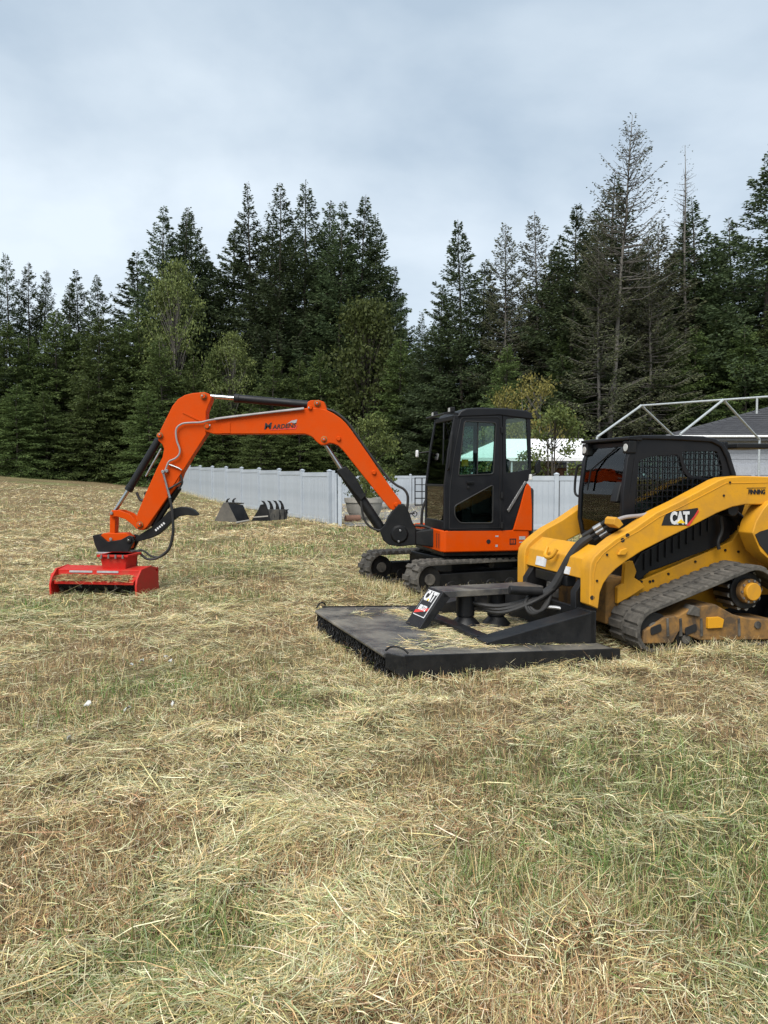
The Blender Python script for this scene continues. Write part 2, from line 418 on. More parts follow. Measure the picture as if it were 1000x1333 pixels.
# taller fringe round the machines
def fringe(name, label, pts, spread, cnt, hmin, hmax):
    pts = np.array([(p[0], p[1]) for p in pts]); seg = np.linalg.norm(np.diff(pts, axis=0), axis=1); cs = np.concatenate([[0], np.cumsum(seg)])
    u = rng.uniform(0, cs[-1], cnt); i = np.searchsorted(cs, u, 'right').clip(1, len(cs)-1)-1; f = (u-cs[i])/seg[i]
    p = pts[i]+(pts[i+1]-pts[i])*f[:, None]+rng.normal(0, spread, (cnt, 2))
    c = pick(dict(straw=1.3, pale=.8, olive=.7, sage=.5, brown=.5), cnt)
    o = strand_mesh(name, np.stack([p[:, 0], p[:, 1], hgt(p[:, 0], p[:, 1])], -1), rng.uniform(0, 6.28, cnt), rng.normal(1.1, .3, cnt), rng.uniform(hmin, hmax, cnt),
                    rng.uniform(.0025, .006, cnt), rng.normal(-.5, .5, cnt), c, M['hay'])
    return tag(o, label, 'grass', kind='stuff')
# small pale litter on the field
litter = [(172, 868), (216, 858), (222, 865), (165, 931), (225, 926), (114, 923), (90, 968), (185, 864)]
for k, (px, py) in enumerate(litter):
    p = onZ(px, py, .06); mb = MB(); r = .013+.014*random.random()
    pts = [(p.x+math.cos(a)*r*random.uniform(.5, 1.2), p.y+math.sin(a)*r*random.uniform(.5, 1.2), hz(p.x, p.y)+.085+random.uniform(-.012, .02)) for a in np.linspace(0, 5.5, 7)]
    mb.prism(pts, (0, 0, .008)); o = mb.build('litter_scrap', M['scrap'], None)
    tag(o, 'small white scrap lying in the hay in front of the red mulcher', 'litter', 'white scraps in the hay')
# ------------------------------------------------------------------ shared machine pieces
def hull_loop(circles, step):
    pts = []
    for s, z, r in circles:
        pts += [(s+r*math.cos(a), z+r*math.sin(a)) for a in np.linspace(0, 2*math.pi, 72, endpoint=False)]
    pts = sorted(set(pts))
    def half(ps):
        h = []
        for p in ps:
            while len(h) >= 2 and (h[-1][0]-h[-2][0])*(p[1]-h[-2][1])-(h[-1][1]-h[-2][1])*(p[0]-h[-2][0]) <= 0: h.pop()
            h.append(p)
        return h[:-1]
    h = half(pts)+half(pts[::-1]); h.append(h[0]); h = np.array(h)          # counter-clockwise
    seg = np.hypot(*np.diff(h, axis=0).T); cs = np.concatenate([[0], np.cumsum(seg)])
    n = int(round(cs[-1]/step)); u = np.arange(n)*cs[-1]/n
    return np.stack([np.interp(u, cs, h[:, 0]), np.interp(u, cs, h[:, 1])], -1)
def track_belt(fr, root, circles, t0, t1, pitch, thick=.03, lug_h=.028, label=None, sag=None):
    """rubber belt with a lug child for every bar of the tread"""
    loop = hull_loop(circles, pitch/2); n = len(loop)
    tg = np.roll(loop, -1, 0)-np.roll(loop, 1, 0); tg /= np.linalg.norm(tg, axis=1)[:, None]; nm = np.stack([tg[:, 1], -tg[:, 0]], -1)
    mb = MB(); vs = []; fs = []
    inn = loop-nm*thick
    for i in range(n):
        (s, z), (s2, z2) = loop[i], inn[i]
        vs += [fr.pt(s, t0, z), fr.pt(s, t1, z), fr.pt(s2, t1, z2), fr.pt(s2, t0, z2)]
    for i in range(n):
        a, b = i*4, ((i+1) % n)*4
        for k in range(4): fs.append((a+k, a+(k+1) % 4, b+(k+1) % 4, b+k))
    mb.add(vs, fs); belt = mb.build('track_belt', M['rubber'], root, bevel=.008)
    w = (t1-t0)
    lm = MB()
    l = pitch*.74
    for y0, y1, sh in ((-.5, -.04, -.12), (.04, .5, .12)):
        lm.hexa([Vector(p) for p in [(-l/2+sh*pitch, y0*w, -.004), (l/2+sh*pitch, y0*w, -.004), (l/2+sh*pitch, y1*w, -.004), (-l/2+sh*pitch, y1*w, -.004),
                 (-l*.36+sh*pitch, y0*w*.985, lug_h), (l*.36+sh*pitch, y0*w*.985, lug_h), (l*.36+sh*pitch, y1*w*.985, lug_h), (-l*.36+sh*pitch, y1*w*.985, lug_h)]])
    o = None; org = origin_of(root)
    for i in range(0, n-1, 2):
        X = fr.a*tg[i][0]+Vector((0, 0, tg[i][1])); Zv = fr.a*nm[i][0]+Vector((0, 0, nm[i][1])); Yv = Zv.cross(X)
        p = fr.pt(loop[i][0], (t0+t1)/2, loop[i][1])-org
        mt = Matrix(((X.x, Yv.x, Zv.x, p.x), (X.y, Yv.y, Zv.y, p.y), (X.z, Yv.z, Zv.z, p.z), (0, 0, 0, 1)))
        if o is None:
            o = lm.build('tread_lug', M['rubber'], None); o.parent = belt
        else:
            c = o.copy(); col.objects.link(c); c.parent = belt; o = c
        o.matrix_local = mt
    return belt
def wheel(fr, root, s, z, r, t0, t1, mat, name='track_roller', hub=None, n=24):
    mb = MB(); mb.cyl(fr.pt(s, t0, z), fr.pt(s, t1, z), r, n=n)
    o = mb.build(name, mat, root, bevel=.008)
    if hub:
        h = MB(); h.cyl(fr.pt(s, t0-.02, z), fr.pt(s, t0+.01, z), r*.45, n=n); h.build('hub', hub, o, bevel=.005)
    return o
def sprism(fr, pts, t0, t1, name, mat, root, bevel=.006):
    mb = MB(); mb.prism([fr.pt(s, t0, z) for s, z in pts], fr.b*(t1-t0)); return mb.build(name, mat, root, bevel=bevel)
def ring_panel(fr, outer, holes, t0, t1, name, mat, root, bevel=.004):
    """a plate with window openings: built with bmesh triangle fill, then given thickness"""
    import bmesh
    bm = bmesh.new(); org = origin_of(root)
    ed = []
    for lp in [outer]+holes:
        vs = [bm.verts.new(fr.pt(s, t0, z)-org) for s, z in lp]
        ed += [bm.edges.new((vs[i], vs[(i+1) % len(vs)])) for i in range(len(vs))]
    bmesh.ops.triangle_fill(bm, use_beauty=True, use_dissolve=False, edges=ed)
    r = bmesh.ops.extrude_face_region(bm, geom=bm.faces[:])
    bmesh.ops.translate(bm, verts=[e for e in r['geom'] if isinstance(e, bmesh.types.BMVert)], vec=fr.b*(t1-t0))
    bmesh.ops.recalc_face_normals(bm, faces=bm.faces)
    me = bpy.data.meshes.new(name); bm.to_mesh(me); bm.free(); me.materials.append(mat)
    o = bpy.data.objects.new(name, me); col.objects.link(o); o.parent = root
    if bevel:
        m = o.modifiers.new('edge', 'BEVEL'); m.width = bevel; m.segments = 2; m.limit_method = 'ANGLE'; m.angle_limit = math.radians(50)
    return o
def grow(poly, k):
    """scale a polygon about its centre"""
    cx = sum(p[0] for p in poly)/len(poly); cy = sum(p[1] for p in poly)/len(poly)
    return [(cx+(p[0]-cx)*k, cy+(p[1]-cy)*k) for p in poly]
def rounded(poly, r=.2, n=3):
    out = []
    m = len(poly)
    for i in range(m):
        p, a, b = np.array(poly[i]), np.array(poly[i-1]), np.array(poly[(i+1) % m])
        la, lb = np.linalg.norm(a-p), np.linalg.norm(b-p); k = min(r, la*.4, lb*.4)
        p0, p2 = p+(a-p)/la*k, p+(b-p)/lb*k
        for j in range(n+1):
            u = j/n; q = (1-u)**2*p0+2*u*(1-u)*p+u*u*p2; out.append((float(q[0]), float(q[1])))
    return out
def bolt_heads(pts, nrm, r, mat, root, name='pin_head', d=.02):
    for p in pts:
        mb = MB(); mb.cyl(p, Vector(p)+Vector(nrm)*d, r, r*.8, 12); mb.build(name, mat, root, bevel=.003)

# ------------------------------------------------------------------ orange mini excavator
UC = Frame((0, 0), math.radians(25))          # undercarriage
HS = Frame((0, 0), math.radians(13))          # house
p = onY(577, 700, 10.2); HS.o = Vector((p.x, p.y, 0))
g = onZ(560, 779, 0.0)
UC.o = Vector((g.x, g.y, 0))
EX = empty('mini_excavator', (UC.pt(1.0, .95, 0)), 'orange and charcoal mini excavator with its boom reaching left over the field', 'excavator')
# tracks
for t0 in (0.0, 1.52):
    cs = [(.02, .24, .215), (1.95, .24, .215)]
    track_belt(UC, EX, cs, t0, t0+.38, .105)
    sprism(UC, rounded([(.0, .14), (1.95, .14), (1.95, .30), (.0, .30)], .05), t0+.06, t0+.30, 'track_frame', M['black'], EX, .01)
    wheel(UC, EX, .02, .24, .17, t0+.05, t0+.33, M['frame_black'], 'idler', M['rubber'])
    wheel(UC, EX, 1.95, .24, .175, t0+.05, t0+.33, M['frame_black'], 'sprocket', M['black'])
    for k in range(5): wheel(UC, EX, .36+.31*k, .115, .085, t0+.05, t0+.33, M['frame_black'])
    wheel(UC, EX, 1.0, .385, .045, t0+.08, t0+.3, M['frame_black'], 'carrier_roller')
mb = MB(); mb.box(UC.pt(1.0, .95, .36), 1.0, 1.3, .22, UC.a, UC.b); mb.build('undercarriage_frame', M['black'], EX, bevel=.02)
mb = MB(); c = UC.pt(1.0, .95, 0); mb.cyl(c+Vector((0, 0, .44)), c+Vector((0, 0, .585)), .42, n=40); mb.build('slew_ring', M['black'], EX, bevel=.01)
# blade behind
mb = MB(); mb.prism([UC.pt(2.55, -.02, z) if False else UC.pt(s, -.02, z) for s, z in [(2.50, .05), (2.62, .04), (2.56, .2), (2.60, .38), (2.50, .38), (2.47, .2)]], UC.b*1.94); mb.build('dozer_blade', M['black'], EX, bevel=.008)
for t in (.55, 1.3):
    mb = MB(); mb.prism([UC.pt(s, t, z) for s, z in [(1.4, .28), (2.5, .16), (2.5, .26), (1.4, .42)]], UC.b*.09); mb.build('blade_arm', M['black'], EX, bevel=.008)
# house: skirt, deck and counterweight, plan outline in (s, t)
h = lambda px, py, t=0.0: HS.sz(px, py, t)
S0 = h(577, 700)[0]; S1 = h(689, 700)[0]
zb = h(600, 719)[1]; zt = h(620, 690)[1]
def plan_prism(outline, z0, z1, name, mat, bevel=.015, parent=None):
    m = MB(); m.prism([HS.pt(s, t, z0) for s, t in outline], Vector((0, 0, z1-z0))); return m.build(name, mat, parent or EX, bevel=bevel)
tail = [(S1+.02, 0), (S1+.10, .10), (S1+.22, .35), (S1+.28, .70), (S1+.26, 1.05), (S1+.16, 1.4), (S1-.02, 1.66)]
side = [(S0, 0), (S1, 0)] + [(S1-.03, 0.001)]
plan_prism([(S0-.02, .06), (S0+.03, 0), (S1-.01, 0), (S1+.06, .10), (S1+.18, .35), (S1+.24, .70), (S1+.22, 1.05), (S1+.12, 1.4), (S1-.08, 1.66), (S0+.1, 1.70), (S0-.02, 1.5)], zb, zt, 'lower_skirt', M['orange'], .02)
plan_prism([(S0+.02, .05), (S1-.02, .04), (S1+.13, .35), (S1+.19, .70), (S1+.17, 1.05), (S1+.07, 1.4), (S1-.1, 1.6), (S0+.1, 1.64), (S0+.02, 1.45)], zb-.055, zb+.002, 'base_plate', M['black'], .01)
# counterweight wrap at the rear
zc = h(690, 640)[1]
plan_prism([(S1+.0, .025), (S1+.075, .05), (S1+.15, .2), (S1+.235, .45), (S1+.27, .70), (S1+.25, 1.05), (S1+.14, 1.42), (S1-.06, 1.68), (S1-.25, 1.68), (S1-.25, .025+.2), (S1-.04, .10)], zb-.02, zc+.05, 'counterweight', M['cabgrey'], .04)
# engine cover behind the cab (dark) and orange quarter panel
plan_prism([(S0+.80, .04), (S1-.01, .04), (S1+.12, .5), (S1+.12, 1.1), (S1-.1, 1.6), (S0+.55, 1.62), (S0+.55, 1.0), (S0+.8, 1.0)], zt, h(680, 628)[1], 'engine_cover', M['cabgrey'], .03)
plan_prism([(S0+.2, 1.02), (S0+.56, 1.02), (S0+.56, 1.6), (S0+.35, 1.62), (S0+.2, 1.5)], zt, zt+.2, 'side_cover', M['cabgrey'], .03)
fend = [h(*q_) for q_ in ((668, 690), (677, 660), (684, 633), (687, 629), (691, 634), (692.5, 660), (692.5, 691))]
sprism(HS, fend, -.012, .20, 'quarter_panel', M['orange'], EX, .01)
sprism(HS, [h(*q_) for q_ in ((660, 664), (683, 626), (685.5, 627), (662, 667))], -.016, .03, 'trim_strip', M['steel'], EX, .003)
# cab: side plate with door windows
out_side = [h(*q_) for q_ in ((583, 691), (583.5, 632), (589, 585), (596.5, 543), (600, 539.5), (651, 538.5), (654, 541), (655, 691))]
door_win = [h(*q_) for q_ in ((605, 549), (645.5, 551), (642, 616.5), (597.5, 618.5), (597.5, 614))]
low_win = [h(*q_) for q_ in ((592, 659), (641.5, 631.5), (641, 680.5), (599.5, 680.5), (592.5, 672))]
ring_panel(HS, out_side, [rounded(door_win, .04), rounded(low_win, .035)], 0.0, .045, 'door', M['cabgrey'], EX)
door = EX.children[-1]
for nm, w in (('door_window', door_win), ('door_lower_window', low_win)):
    sprism(HS, grow(w, 1.03), .018, .024, nm, M['glass'], EX, 0)
    sprism(HS, grow(w, 1.05), .0185, .0235, nm, M['glass'], EX, 0) if False else None
rub = MB()
for w in (door_win, low_win):
    lp = rounded(grow(w, 1.02), .04); rub.tube([HS.pt(s, -.002, z) for s, z in lp+[lp[0], lp[1]]], .008, 6)
rub.build('window_seal', M['rubber_clean'], EX)
mb = MB(); s_, z_ = h(623, 549.5); s2, z2 = h(622, 617); mb.prism([HS.pt(s_-.006, .012, z_), HS.pt(s_+.006, .012, z_), HS.pt(s2+.006, .012, z2), HS.pt(s2-.006, .012, z2)], HS.b*.016); mb.build('window_divider', M['rubber_clean'], EX)
mb = MB(); lp = [h(*q_) for q_ in ((585, 688), (586, 634), (592, 588), (600, 546), (603, 543.5), (648, 543), (650.5, 546), (651, 687)) ]
mb.tube([HS.pt(s, -.003, z) for s, z in lp+[lp[0]]], .006, 6); mb.build('door_seam', M['ink'], EX)
mb = MB(); s_, z_ = h(612, 628); mb.box(HS.pt(s_, -.02, z_), .10, .03, .035, HS.a, HS.b); mb.cyl(HS.pt(s_-.03, -.01, z_-.07), HS.pt(s_-.03, -.03, z_-.07), .018, n=12); mb.build('door_handle', M['black'], EX, bevel=.006)
for py in (560, 645, 684):
    s_, z_ = h(653, py); mb = MB(); mb.cyl(HS.pt(s_, -.016, z_-.04), HS.pt(s_, -.016, z_+.04), .016, n=12); mb.build('hinge', M['black'], EX, bevel=.004)
# rear quarter
rq_out = [h(*q_) for q_ in ((655, 691), (655, 541), (657, 538.5), (688, 538), (691, 545), (692, 620), (686, 628), (667, 690))]
rq_win = [h(*q_) for q_ in ((658.5, 545), (686, 543.5), (689, 611), (659, 616))]
ring_panel(HS, rq_out, [rounded(rq_win, .04)], .002, .05, 'rear_side_panel', M['cabgrey'], EX)
sprism(HS, grow(rq_win, 1.03), .02, .026, 'rear_side_window', M['glass'], EX, 0)
CW = .93      # cab width
# far side: same outline, large window
ring_panel(HS, [h(*q_) for q_ in ((583, 691), (583.5, 632), (589, 585), (596.5, 543), (600, 539.5), (688, 538.5), (691, 545), (692, 620), (690, 691))],
           [[h(*q_) for q_ in ((603, 549), (646, 549), (646, 672), (615, 672), (592, 636))], [h(*q_) for q_ in ((652, 549), (686, 549), (688, 612), (652, 614))]], CW-.045, CW, 'far_side_panel', M['cabgrey'], EX)
sprism(HS, [h(*q_) for q_ in ((602, 548), (647, 548), (647, 673), (614.5, 673), (591, 637))], CW-.026, CW-.02, 'far_window', M['glass'], EX, 0)
sprism(HS, [h(*q_) for q_ in ((651.5, 548), (687, 548), (689, 613), (651.5, 615))], CW-.026, CW-.02, 'far_rear_window', M['glass'], EX, 0)
# windscreen pillars and glass
fl = [h(*q_) for q_ in ((582.5, 690), (583, 632), (588.5, 585), (596, 543))]
for t in (.0, CW-.05):
    mb = MB(); mb.loft([[HS.pt(s-.05, t, z), HS.pt(s+.01, t, z), HS.pt(s+.01, t+.05, z), HS.pt(s-.05, t+.05, z)] for s, z in fl]); mb.build('front_pillar', M['cabgrey'], EX, bevel=.012)
for k0, k1, nm in ((1, 3, 'windscreen'), (0, 1, 'lower_windscreen')):
    mb = MB()
    rows = fl[k0:k1+1]
    mb.loft([[HS.pt(s-.035, .05, z), HS.pt(s-.03, .05, z), HS.pt(s-.03, CW-.05, z), HS.pt(s-.035, CW-.05, z)] for s, z in rows]); mb.build(nm, M['glass'], EX, ang=60)
mb = MB(); s_, z_ = fl[1]; mb.box(HS.pt(s_-.03, CW/2, z_), .03, CW-.1, .03, HS.a, HS.b); mb.build('windscreen_bar', M['cabgrey'], EX, bevel=.004)
mb = MB(); s_, z_ = fl[0]; mb.box(HS.pt(s_-.02, CW/2, z_+.05), .06, CW-.1, .14, HS.a, HS.b); mb.build('front_sill', M['cabgrey'], EX, bevel=.01)
mb = MB(); s_, z_ = fl[3]; mb.box(HS.pt(s_-.0, CW/2, z_+.0), .10, CW, .06, HS.a, HS.b); mb.build('header_rail', M['cabgrey'], EX, bevel=.01)
# wiper, grab handles, mirrors, front lamp
mb = MB(); mb.tube([HS.pt(fl[3][0]-.05, .45, fl[3][1]-.05), HS.pt(fl[2][0]-.055, .2, fl[2][1]+.15), HS.pt(fl[2][0]-.055, .22, fl[2][1]-.2)], .009, 6); mb.build('wiper', M['black'], EX)
s_, z_ = h(588, 572); mb = MB(); mb.tube(smooth_path([HS.pt(s_-.0, -.01, z_+.08), HS.pt(s_-.02, -.07, z_+.05), HS.pt(s_-.05, -.07, z_-.35), HS.pt(s_-.05, -.01, z_-.4)]), .014, 8); mb.build('grab_handle', M['black'], EX)
# roof
roof_pts = [h(*q_) for q_ in ((594, 543), (600, 535), (608, 531.5), (625, 530.5), (660, 531.5), (686, 534.5), (692, 538), (695, 546), (690, 546), (650, 541), (600, 543))]
roof = sprism(HS, roof_pts, -.01, CW+.01, 'roof', M['cabgrey'], EX, .02)
mb = MB(); s_, z_ = h(588, 538); mb.tube([HS.pt(s_+.1, .03, z_+.0), HS.pt(s_-.08, .03, z_-.0), HS.pt(s_-.08, CW-.03, z_), HS.pt(s_+.1, CW-.03, z_)], .014, 8); mb.build('guard_rail', M['black'], EX)
for t in (.06, CW-.1):
    mb = MB(); mb.box(HS.pt(s_+.02, t, z_+.05), .07, .09, .07, HS.a, HS.b); o = mb.build('work_lamp', M['black'], EX, bevel=.01)
    mb = MB(); mb.box(HS.pt(s_-.017, t, z_+.05), .006, .07, .05, HS.a, HS.b); mb.build('lens', M['lamp'], o)
# mirrors
s_, z_ = h(701, 610); mb = MB(); mb.prism([HS.pt(s, -.02, z) for s, z in rounded([h(*q_) for q_ in ((697, 617), (697, 606), (703, 597), (703, 615))], .03)], HS.b*.06); m_ = mb.build('rear_mirror', M['black'], EX, bevel=.008)
mb = MB(); mb.tube([HS.pt(s_-.12, .02, z_-.12), HS.pt(s_, .0, z_-.05)], .012, 6); mb.build('mirror_stem', M['black'], m_)
mb = MB(); mb.tube([HS.pt(fl[2][0]-.03, CW, fl[2][1]), HS.pt(fl[2][0]-.18, CW+.1, fl[2][1]-.02)], .01, 6); m_ = mb.build('mirror_stem', M['black'], EX)
mb = MB(); mb.box(HS.pt(fl[2][0]-.19, CW+.12, fl[2][1]-.03), .04, .07, .11, HS.a, HS.b); mb.build('front_mirror', M['white'], EX, bevel=.02)
mb = MB(); s_, z_ = h(690.5, 622); mb.cyl(HS.pt(s_, -.01, z_-.03), HS.pt(s_, -.01, z_+.05), .03, .02, 12); mb.build('marker_lamp', M['lamp'], EX, bevel=.008)
# interior
s_, z_ = h(640, 660)
mb = MB(); mb.box(HS.pt(s_, .46, zt+.32), .46, .48, .14, HS.a, HS.b); mb.build('seat_cushion', M['seat'], EX, bevel=.04)
mb = MB(); tl = (HS.a*.2+Vector((0, 0, 1))).normalized(); mb.box(HS.pt(s_+.26, .46, zt+.66), .12, .46, .62, tl.cross(HS.b)*-1, HS.b, tl); mb.build('seat_back', M['seat'], EX, bevel=.04)
mb = MB(); mb.box(HS.pt(s_, .46, zt+.13), .4, .42, .25, HS.a, HS.b); mb.build('seat_base', M['dark'], EX, bevel=.01)
for t in (.17, .75):
    mb = MB(); mb.box(HS.pt(s_-.05, t, zt+.36), .4, .13, .34, HS.a, HS.b); o = mb.build('control_console', M['cabgrey'], EX, bevel=.03)
    mb = MB(); mb.tube([HS.pt(s_-.2, t, zt+.5), HS.pt(s_-.22, t, zt+.66), HS.pt(s_-.23, t, zt+.76)], [.012, .014, .028], 8); mb.build('joystick', M['rubber_clean'], o)
for t in (.36, .56):
    mb = MB(); mb.tube([HS.pt(S0+.25, t, zt+.02), HS.pt(S0+.18, t, zt+.45), HS.pt(S0+.22, t, zt+.58)], .014, 8); mb.build('travel_lever', M['steel'], EX)
mb = MB(); mb.box(HS.pt(S0+.5, .5, zt+.02), .95, CW-.1, .04, HS.a, HS.b); mb.build('cab_floor', M['dark'], EX)
mb = MB(); s_, z_ = h(633, 601); mb.box(HS.pt(s_, CW-.06, z_), .10, .01, .10, HS.a, HS.b); mb.build('warning_sticker', M['yelmark'], EX)
# stickers on the skirt
def decal(px0, py0, px1, py1, mat, name='sticker', t=-.003, fr=HS, root=None):
    s0, z0 = fr.sz(px0, py1, t); s1, z1 = fr.sz(px1, py0, t); root = root or EX
    m_ = MB(); m_.hexa([fr.pt(s0, t, z0), fr.pt(s1, t, z0), fr.pt(s1, t+.002, z0), fr.pt(s0, t+.002, z0), fr.pt(s0, t, z1), fr.pt(s1, t, z1), fr.pt(s1, t+.002, z1), fr.pt(s0, t+.002, z1)]); return m_.build(name, mat, root)
decal(663.5, 701, 672, 709, M['ink']); decal(676, 698, 684, 702.5, M['sticker']); decal(676, 705, 684, 706.5, M['sticker']); decal(645, 697, 649, 699, M['sticker']); decal(645, 709, 648, 712, M['sticker'])
for k in range(3): decal(665+k*2.2, 702.5, 666.2+k*2.2, 707.5, M['orange'], 'sticker', -.006)
s_, z_ = h(636, 705); mb = MB(); mb.cyl(HS.pt(s_, -.004, z_), HS.pt(s_, .02, z_), .03, n=18); mb.build('fuel_port', M['ink'], EX)
# front orange step panel grooves
for px in (565, 570):
    mb = MB(); mb.box(HS.pt(S0-.022, .12+(570-px)*.02, (zb+zt)/2), .006, .012, zt-zb-.1, HS.a, HS.b); mb.build('vent_slot', M['ink'], EX)

# ---- boom, stick and hydraulics, in an upright plane across the picture
BY = 10.72
bp = lambda px, py, Y=BY: onY(px, py, Y)
YV = Vector((0, 1, 0))
def bprism(pts, y0, y1, name, mat, bevel=.012, n=0, parent=None):
    pts = smooth2(pts, n) if n else pts
    m_ = MB(); m_.prism([bp(px, py)+YV*y0 for px, py in pts], YV*(y1-y0)); return m_.build(name, mat, parent or EX, bevel=bevel)
boom = [(264, 553), (268, 547.5), (275, 545.8), (320, 540.5), (375, 534), (400, 531), (414, 531), (425, 533.5), (434, 538), (443, 544), (450, 550.5), (456, 558), (480, 592), (496, 616), (514, 642), (523, 654), (522, 660), (515, 665), (508, 663), (497, 650), (474, 621), (447, 587), (440, 580), (434, 577.5), (429, 577), (423, 579.5), (417, 579), (412, 575), (407, 569.5), (402, 566.5), (396, 565), (305, 565), (278, 565), (268, 562)]
bprism(boom, 0, .25, 'boom', M['orange'], .014)
# raised plates on the boom sides
bprism([(288, 553), (300, 550), (300, 564), (286, 564.3)], -.008, .0, 'boom_plate', M['orange'], .003)
bprism([(399, 535), (400.5, 523), (404, 521), (415, 520.5), (422, 523), (426, 534)], .015, .235, 'cylinder_bracket', M['orange'], .01)
stick = [(261, 510.5), (266, 510.3), (271, 512), (274.5, 517), (273.5, 522), (271, 527.5), (268, 536), (267.5, 545), (271, 552), (271, 559), (267, 566), (250, 592), (236, 616), (231, 631), (216, 650), (200, 673), (191, 686), (186, 690.5), (180, 690), (175.5, 686), (175, 680), (178, 669), (190, 640), (203, 611), (211, 595), (213, 584), (210.5, 578), (205.5, 573.5), (204.5, 568), (207, 562.5), (214, 548), (224, 528), (231, 519.5), (240, 514), (250, 511.5)]
bprism(stick, .02, .23, 'stick', M['orange'], .012)
bprism([(238, 537), (266, 550), (268, 565), (235, 617), (217, 645), (214, 620), (222, 582)], .006, .021, 'stick_side_plate', M['orange'], .004)
bprism([(237, 537.5), (239, 536), (262, 547), (261, 549)], -.004, .012, 'stick_rib', M['orange'], .003)
bolt_heads([bp(265, 516), bp(208, 567), bp(270, 555), bp(182, 683), bp(413, 525), bp(404, 530.5), bp(422, 572), bp(441, 571), bp(487, 615), bp(516, 657)], -YV, .035, M['orange'], EX, 'pin_boss', .03)
bolt_heads([bp(264, 515.5)-YV*.03, bp(208.5, 566)-YV*.03, bp(274, 554)-YV*.03, bp(183, 682)-YV*.03, bp(413, 525)-YV*.03, bp(402.5, 531)-YV*.03, bp(422, 572)-YV*.03], -YV, .014, M['steel'], EX, 'grease_cap', .012)
bolt_heads([bp(265, 516)-YV*.0, bp(208, 567), bp(270, 555), bp(182, 683), bp(413, 525), bp(422, 572)], -YV, .048, M['rust_yellow'], EX, 'grease_ring', .006)
yc = BY+.125
def cyl2(a, b, c, r, rr, name, y=yc, mat='cabgrey'):
    A, B_, C_ = onY(*a, y), onY(*b, y), onY(*c, y)
    m_ = MB(); m_.cyl(A, B_, r, n=20); d = (B_-A).normalized(); m_.cyl(B_-d*.05, B_+d*.02, r*1.12, n=20); o = m_.build(name, M[mat], EX, bevel=.006)
    m_ = MB(); m_.cyl(B_, C_, rr, n=16); m_.build('piston_rod', M['chrome'], o)
    return o
cyl2((402, 527), (307, 518.5), (268, 515.5), .056, .030, 'arm_cylinder')
cyl2((207, 572), (168, 637), (148, 668), .052, .028, 'bucket_cylinder')
mb = MB(); mb.tube([onY(210, 584, yc-.07), onY(197, 607, yc-.08), onY(190, 620, yc-.07)], .014, 8); mb.build('cylinder_pipe', M['steel'], EX)
cyl2((497, 690), (446, 613), (423, 577), .072, .032, 'boom_cylinder', yc, 'black')
mb = MB(); mb.prism([bp(*q_, BY+.02) for q_ in ((438, 612), (450, 607), (462, 620), (476, 646), (470, 652))], YV*.2); mb.build('cylinder_guard', M['black'], EX, bevel=.01)
# linkage
bprism([(142, 668), (146, 664), (156, 664.5), (168, 669), (177, 678), (182, 686), (178, 689), (172, 683), (163, 676), (152, 672.5), (145, 673)], .0, .045, 'guide_link', M['orange'], .008)
bprism([(142, 668), (146, 664), (156, 664.5), (168, 669), (177, 678), (182, 686), (178, 689), (172, 683), (163, 676), (152, 672.5), (145, 673)], .205, .25, 'guide_link', M['orange'], .008)
bprism([(141.5, 667), (145, 664.5), (149, 668), (148, 703), (144, 706), (141, 703)], .045, .205, 'coupler_link', M['orange'], .01)
bolt_heads([bp(145.5, 668), bp(144.5, 702)], -YV, .026, M['steel'], EX, 'link_pin', .02)
# quick coupler
cpl = [(121, 697), (129, 695.5), (140, 705), (158, 702.5), (168, 697), (174, 698.5), (175.5, 703.5), (171, 711), (167.5, 718), (128, 718), (124, 709)]
for y0, y1 in ((-.02, .03), (.22, .27)): bprism(cpl, y0, y1, 'coupler_plate', M['black'], .006)
bprism([(127, 700), (133, 694.5), (163, 694), (170, 700), (168, 715), (128, 715)], .03, .22, 'coupler_body', M['orange'], .01)
bprism([(120, 701), (126, 702), (127, 709), (122, 708)], .05, .2, 'coupler_latch', M['orange'], .005)
bprism([(127, 718.3), (168, 718.8), (168, 720.6), (127, 720.1)], -.05, .30, 'adapter_plate', M['sticker'], .003)
bolt_heads([bp(169, 703)-YV*.02], -YV, .045, M['black'], EX, 'coupler_pin', .03)
bolt_heads([bp(169, 703)-YV*.05], -YV, .018, M['chrome'], EX, 'pin_end', .008)
# thumb
thumb = [(172, 704.5), (176, 699), (185, 693), (196, 686.5), (207, 677), (216, 667), (224, 662), (233, 660), (243, 661), (250, 664), (255, 669), (256, 671.5), (250, 672), (240, 671), (230, 673), (222, 679), (213, 689), (203, 697), (192, 702), (182, 704.5), (176, 706)]
bprism(thumb, .08, .20, 'thumb', M['black'], .008)
mb = MB(); mb.cyl(onY(233, 634, yc), onY(216, 660, yc), .05, n=16); mb.cyl(onY(216, 660, yc), onY(200, 686, yc), .042, n=16); mb.build('thumb_cylinder', M['black'], EX, bevel=.005)
for k in range(5):
    P0 = bp(201+k*2.6, 690.5-k*2.2)+YV*.078; m_ = MB(); m_.box(P0, .022, .003, .03, Vector((.75, 0, .66)), YV, Vector((-.66, 0, .75))); m_.build('thumb_mark', M['white'], EX)
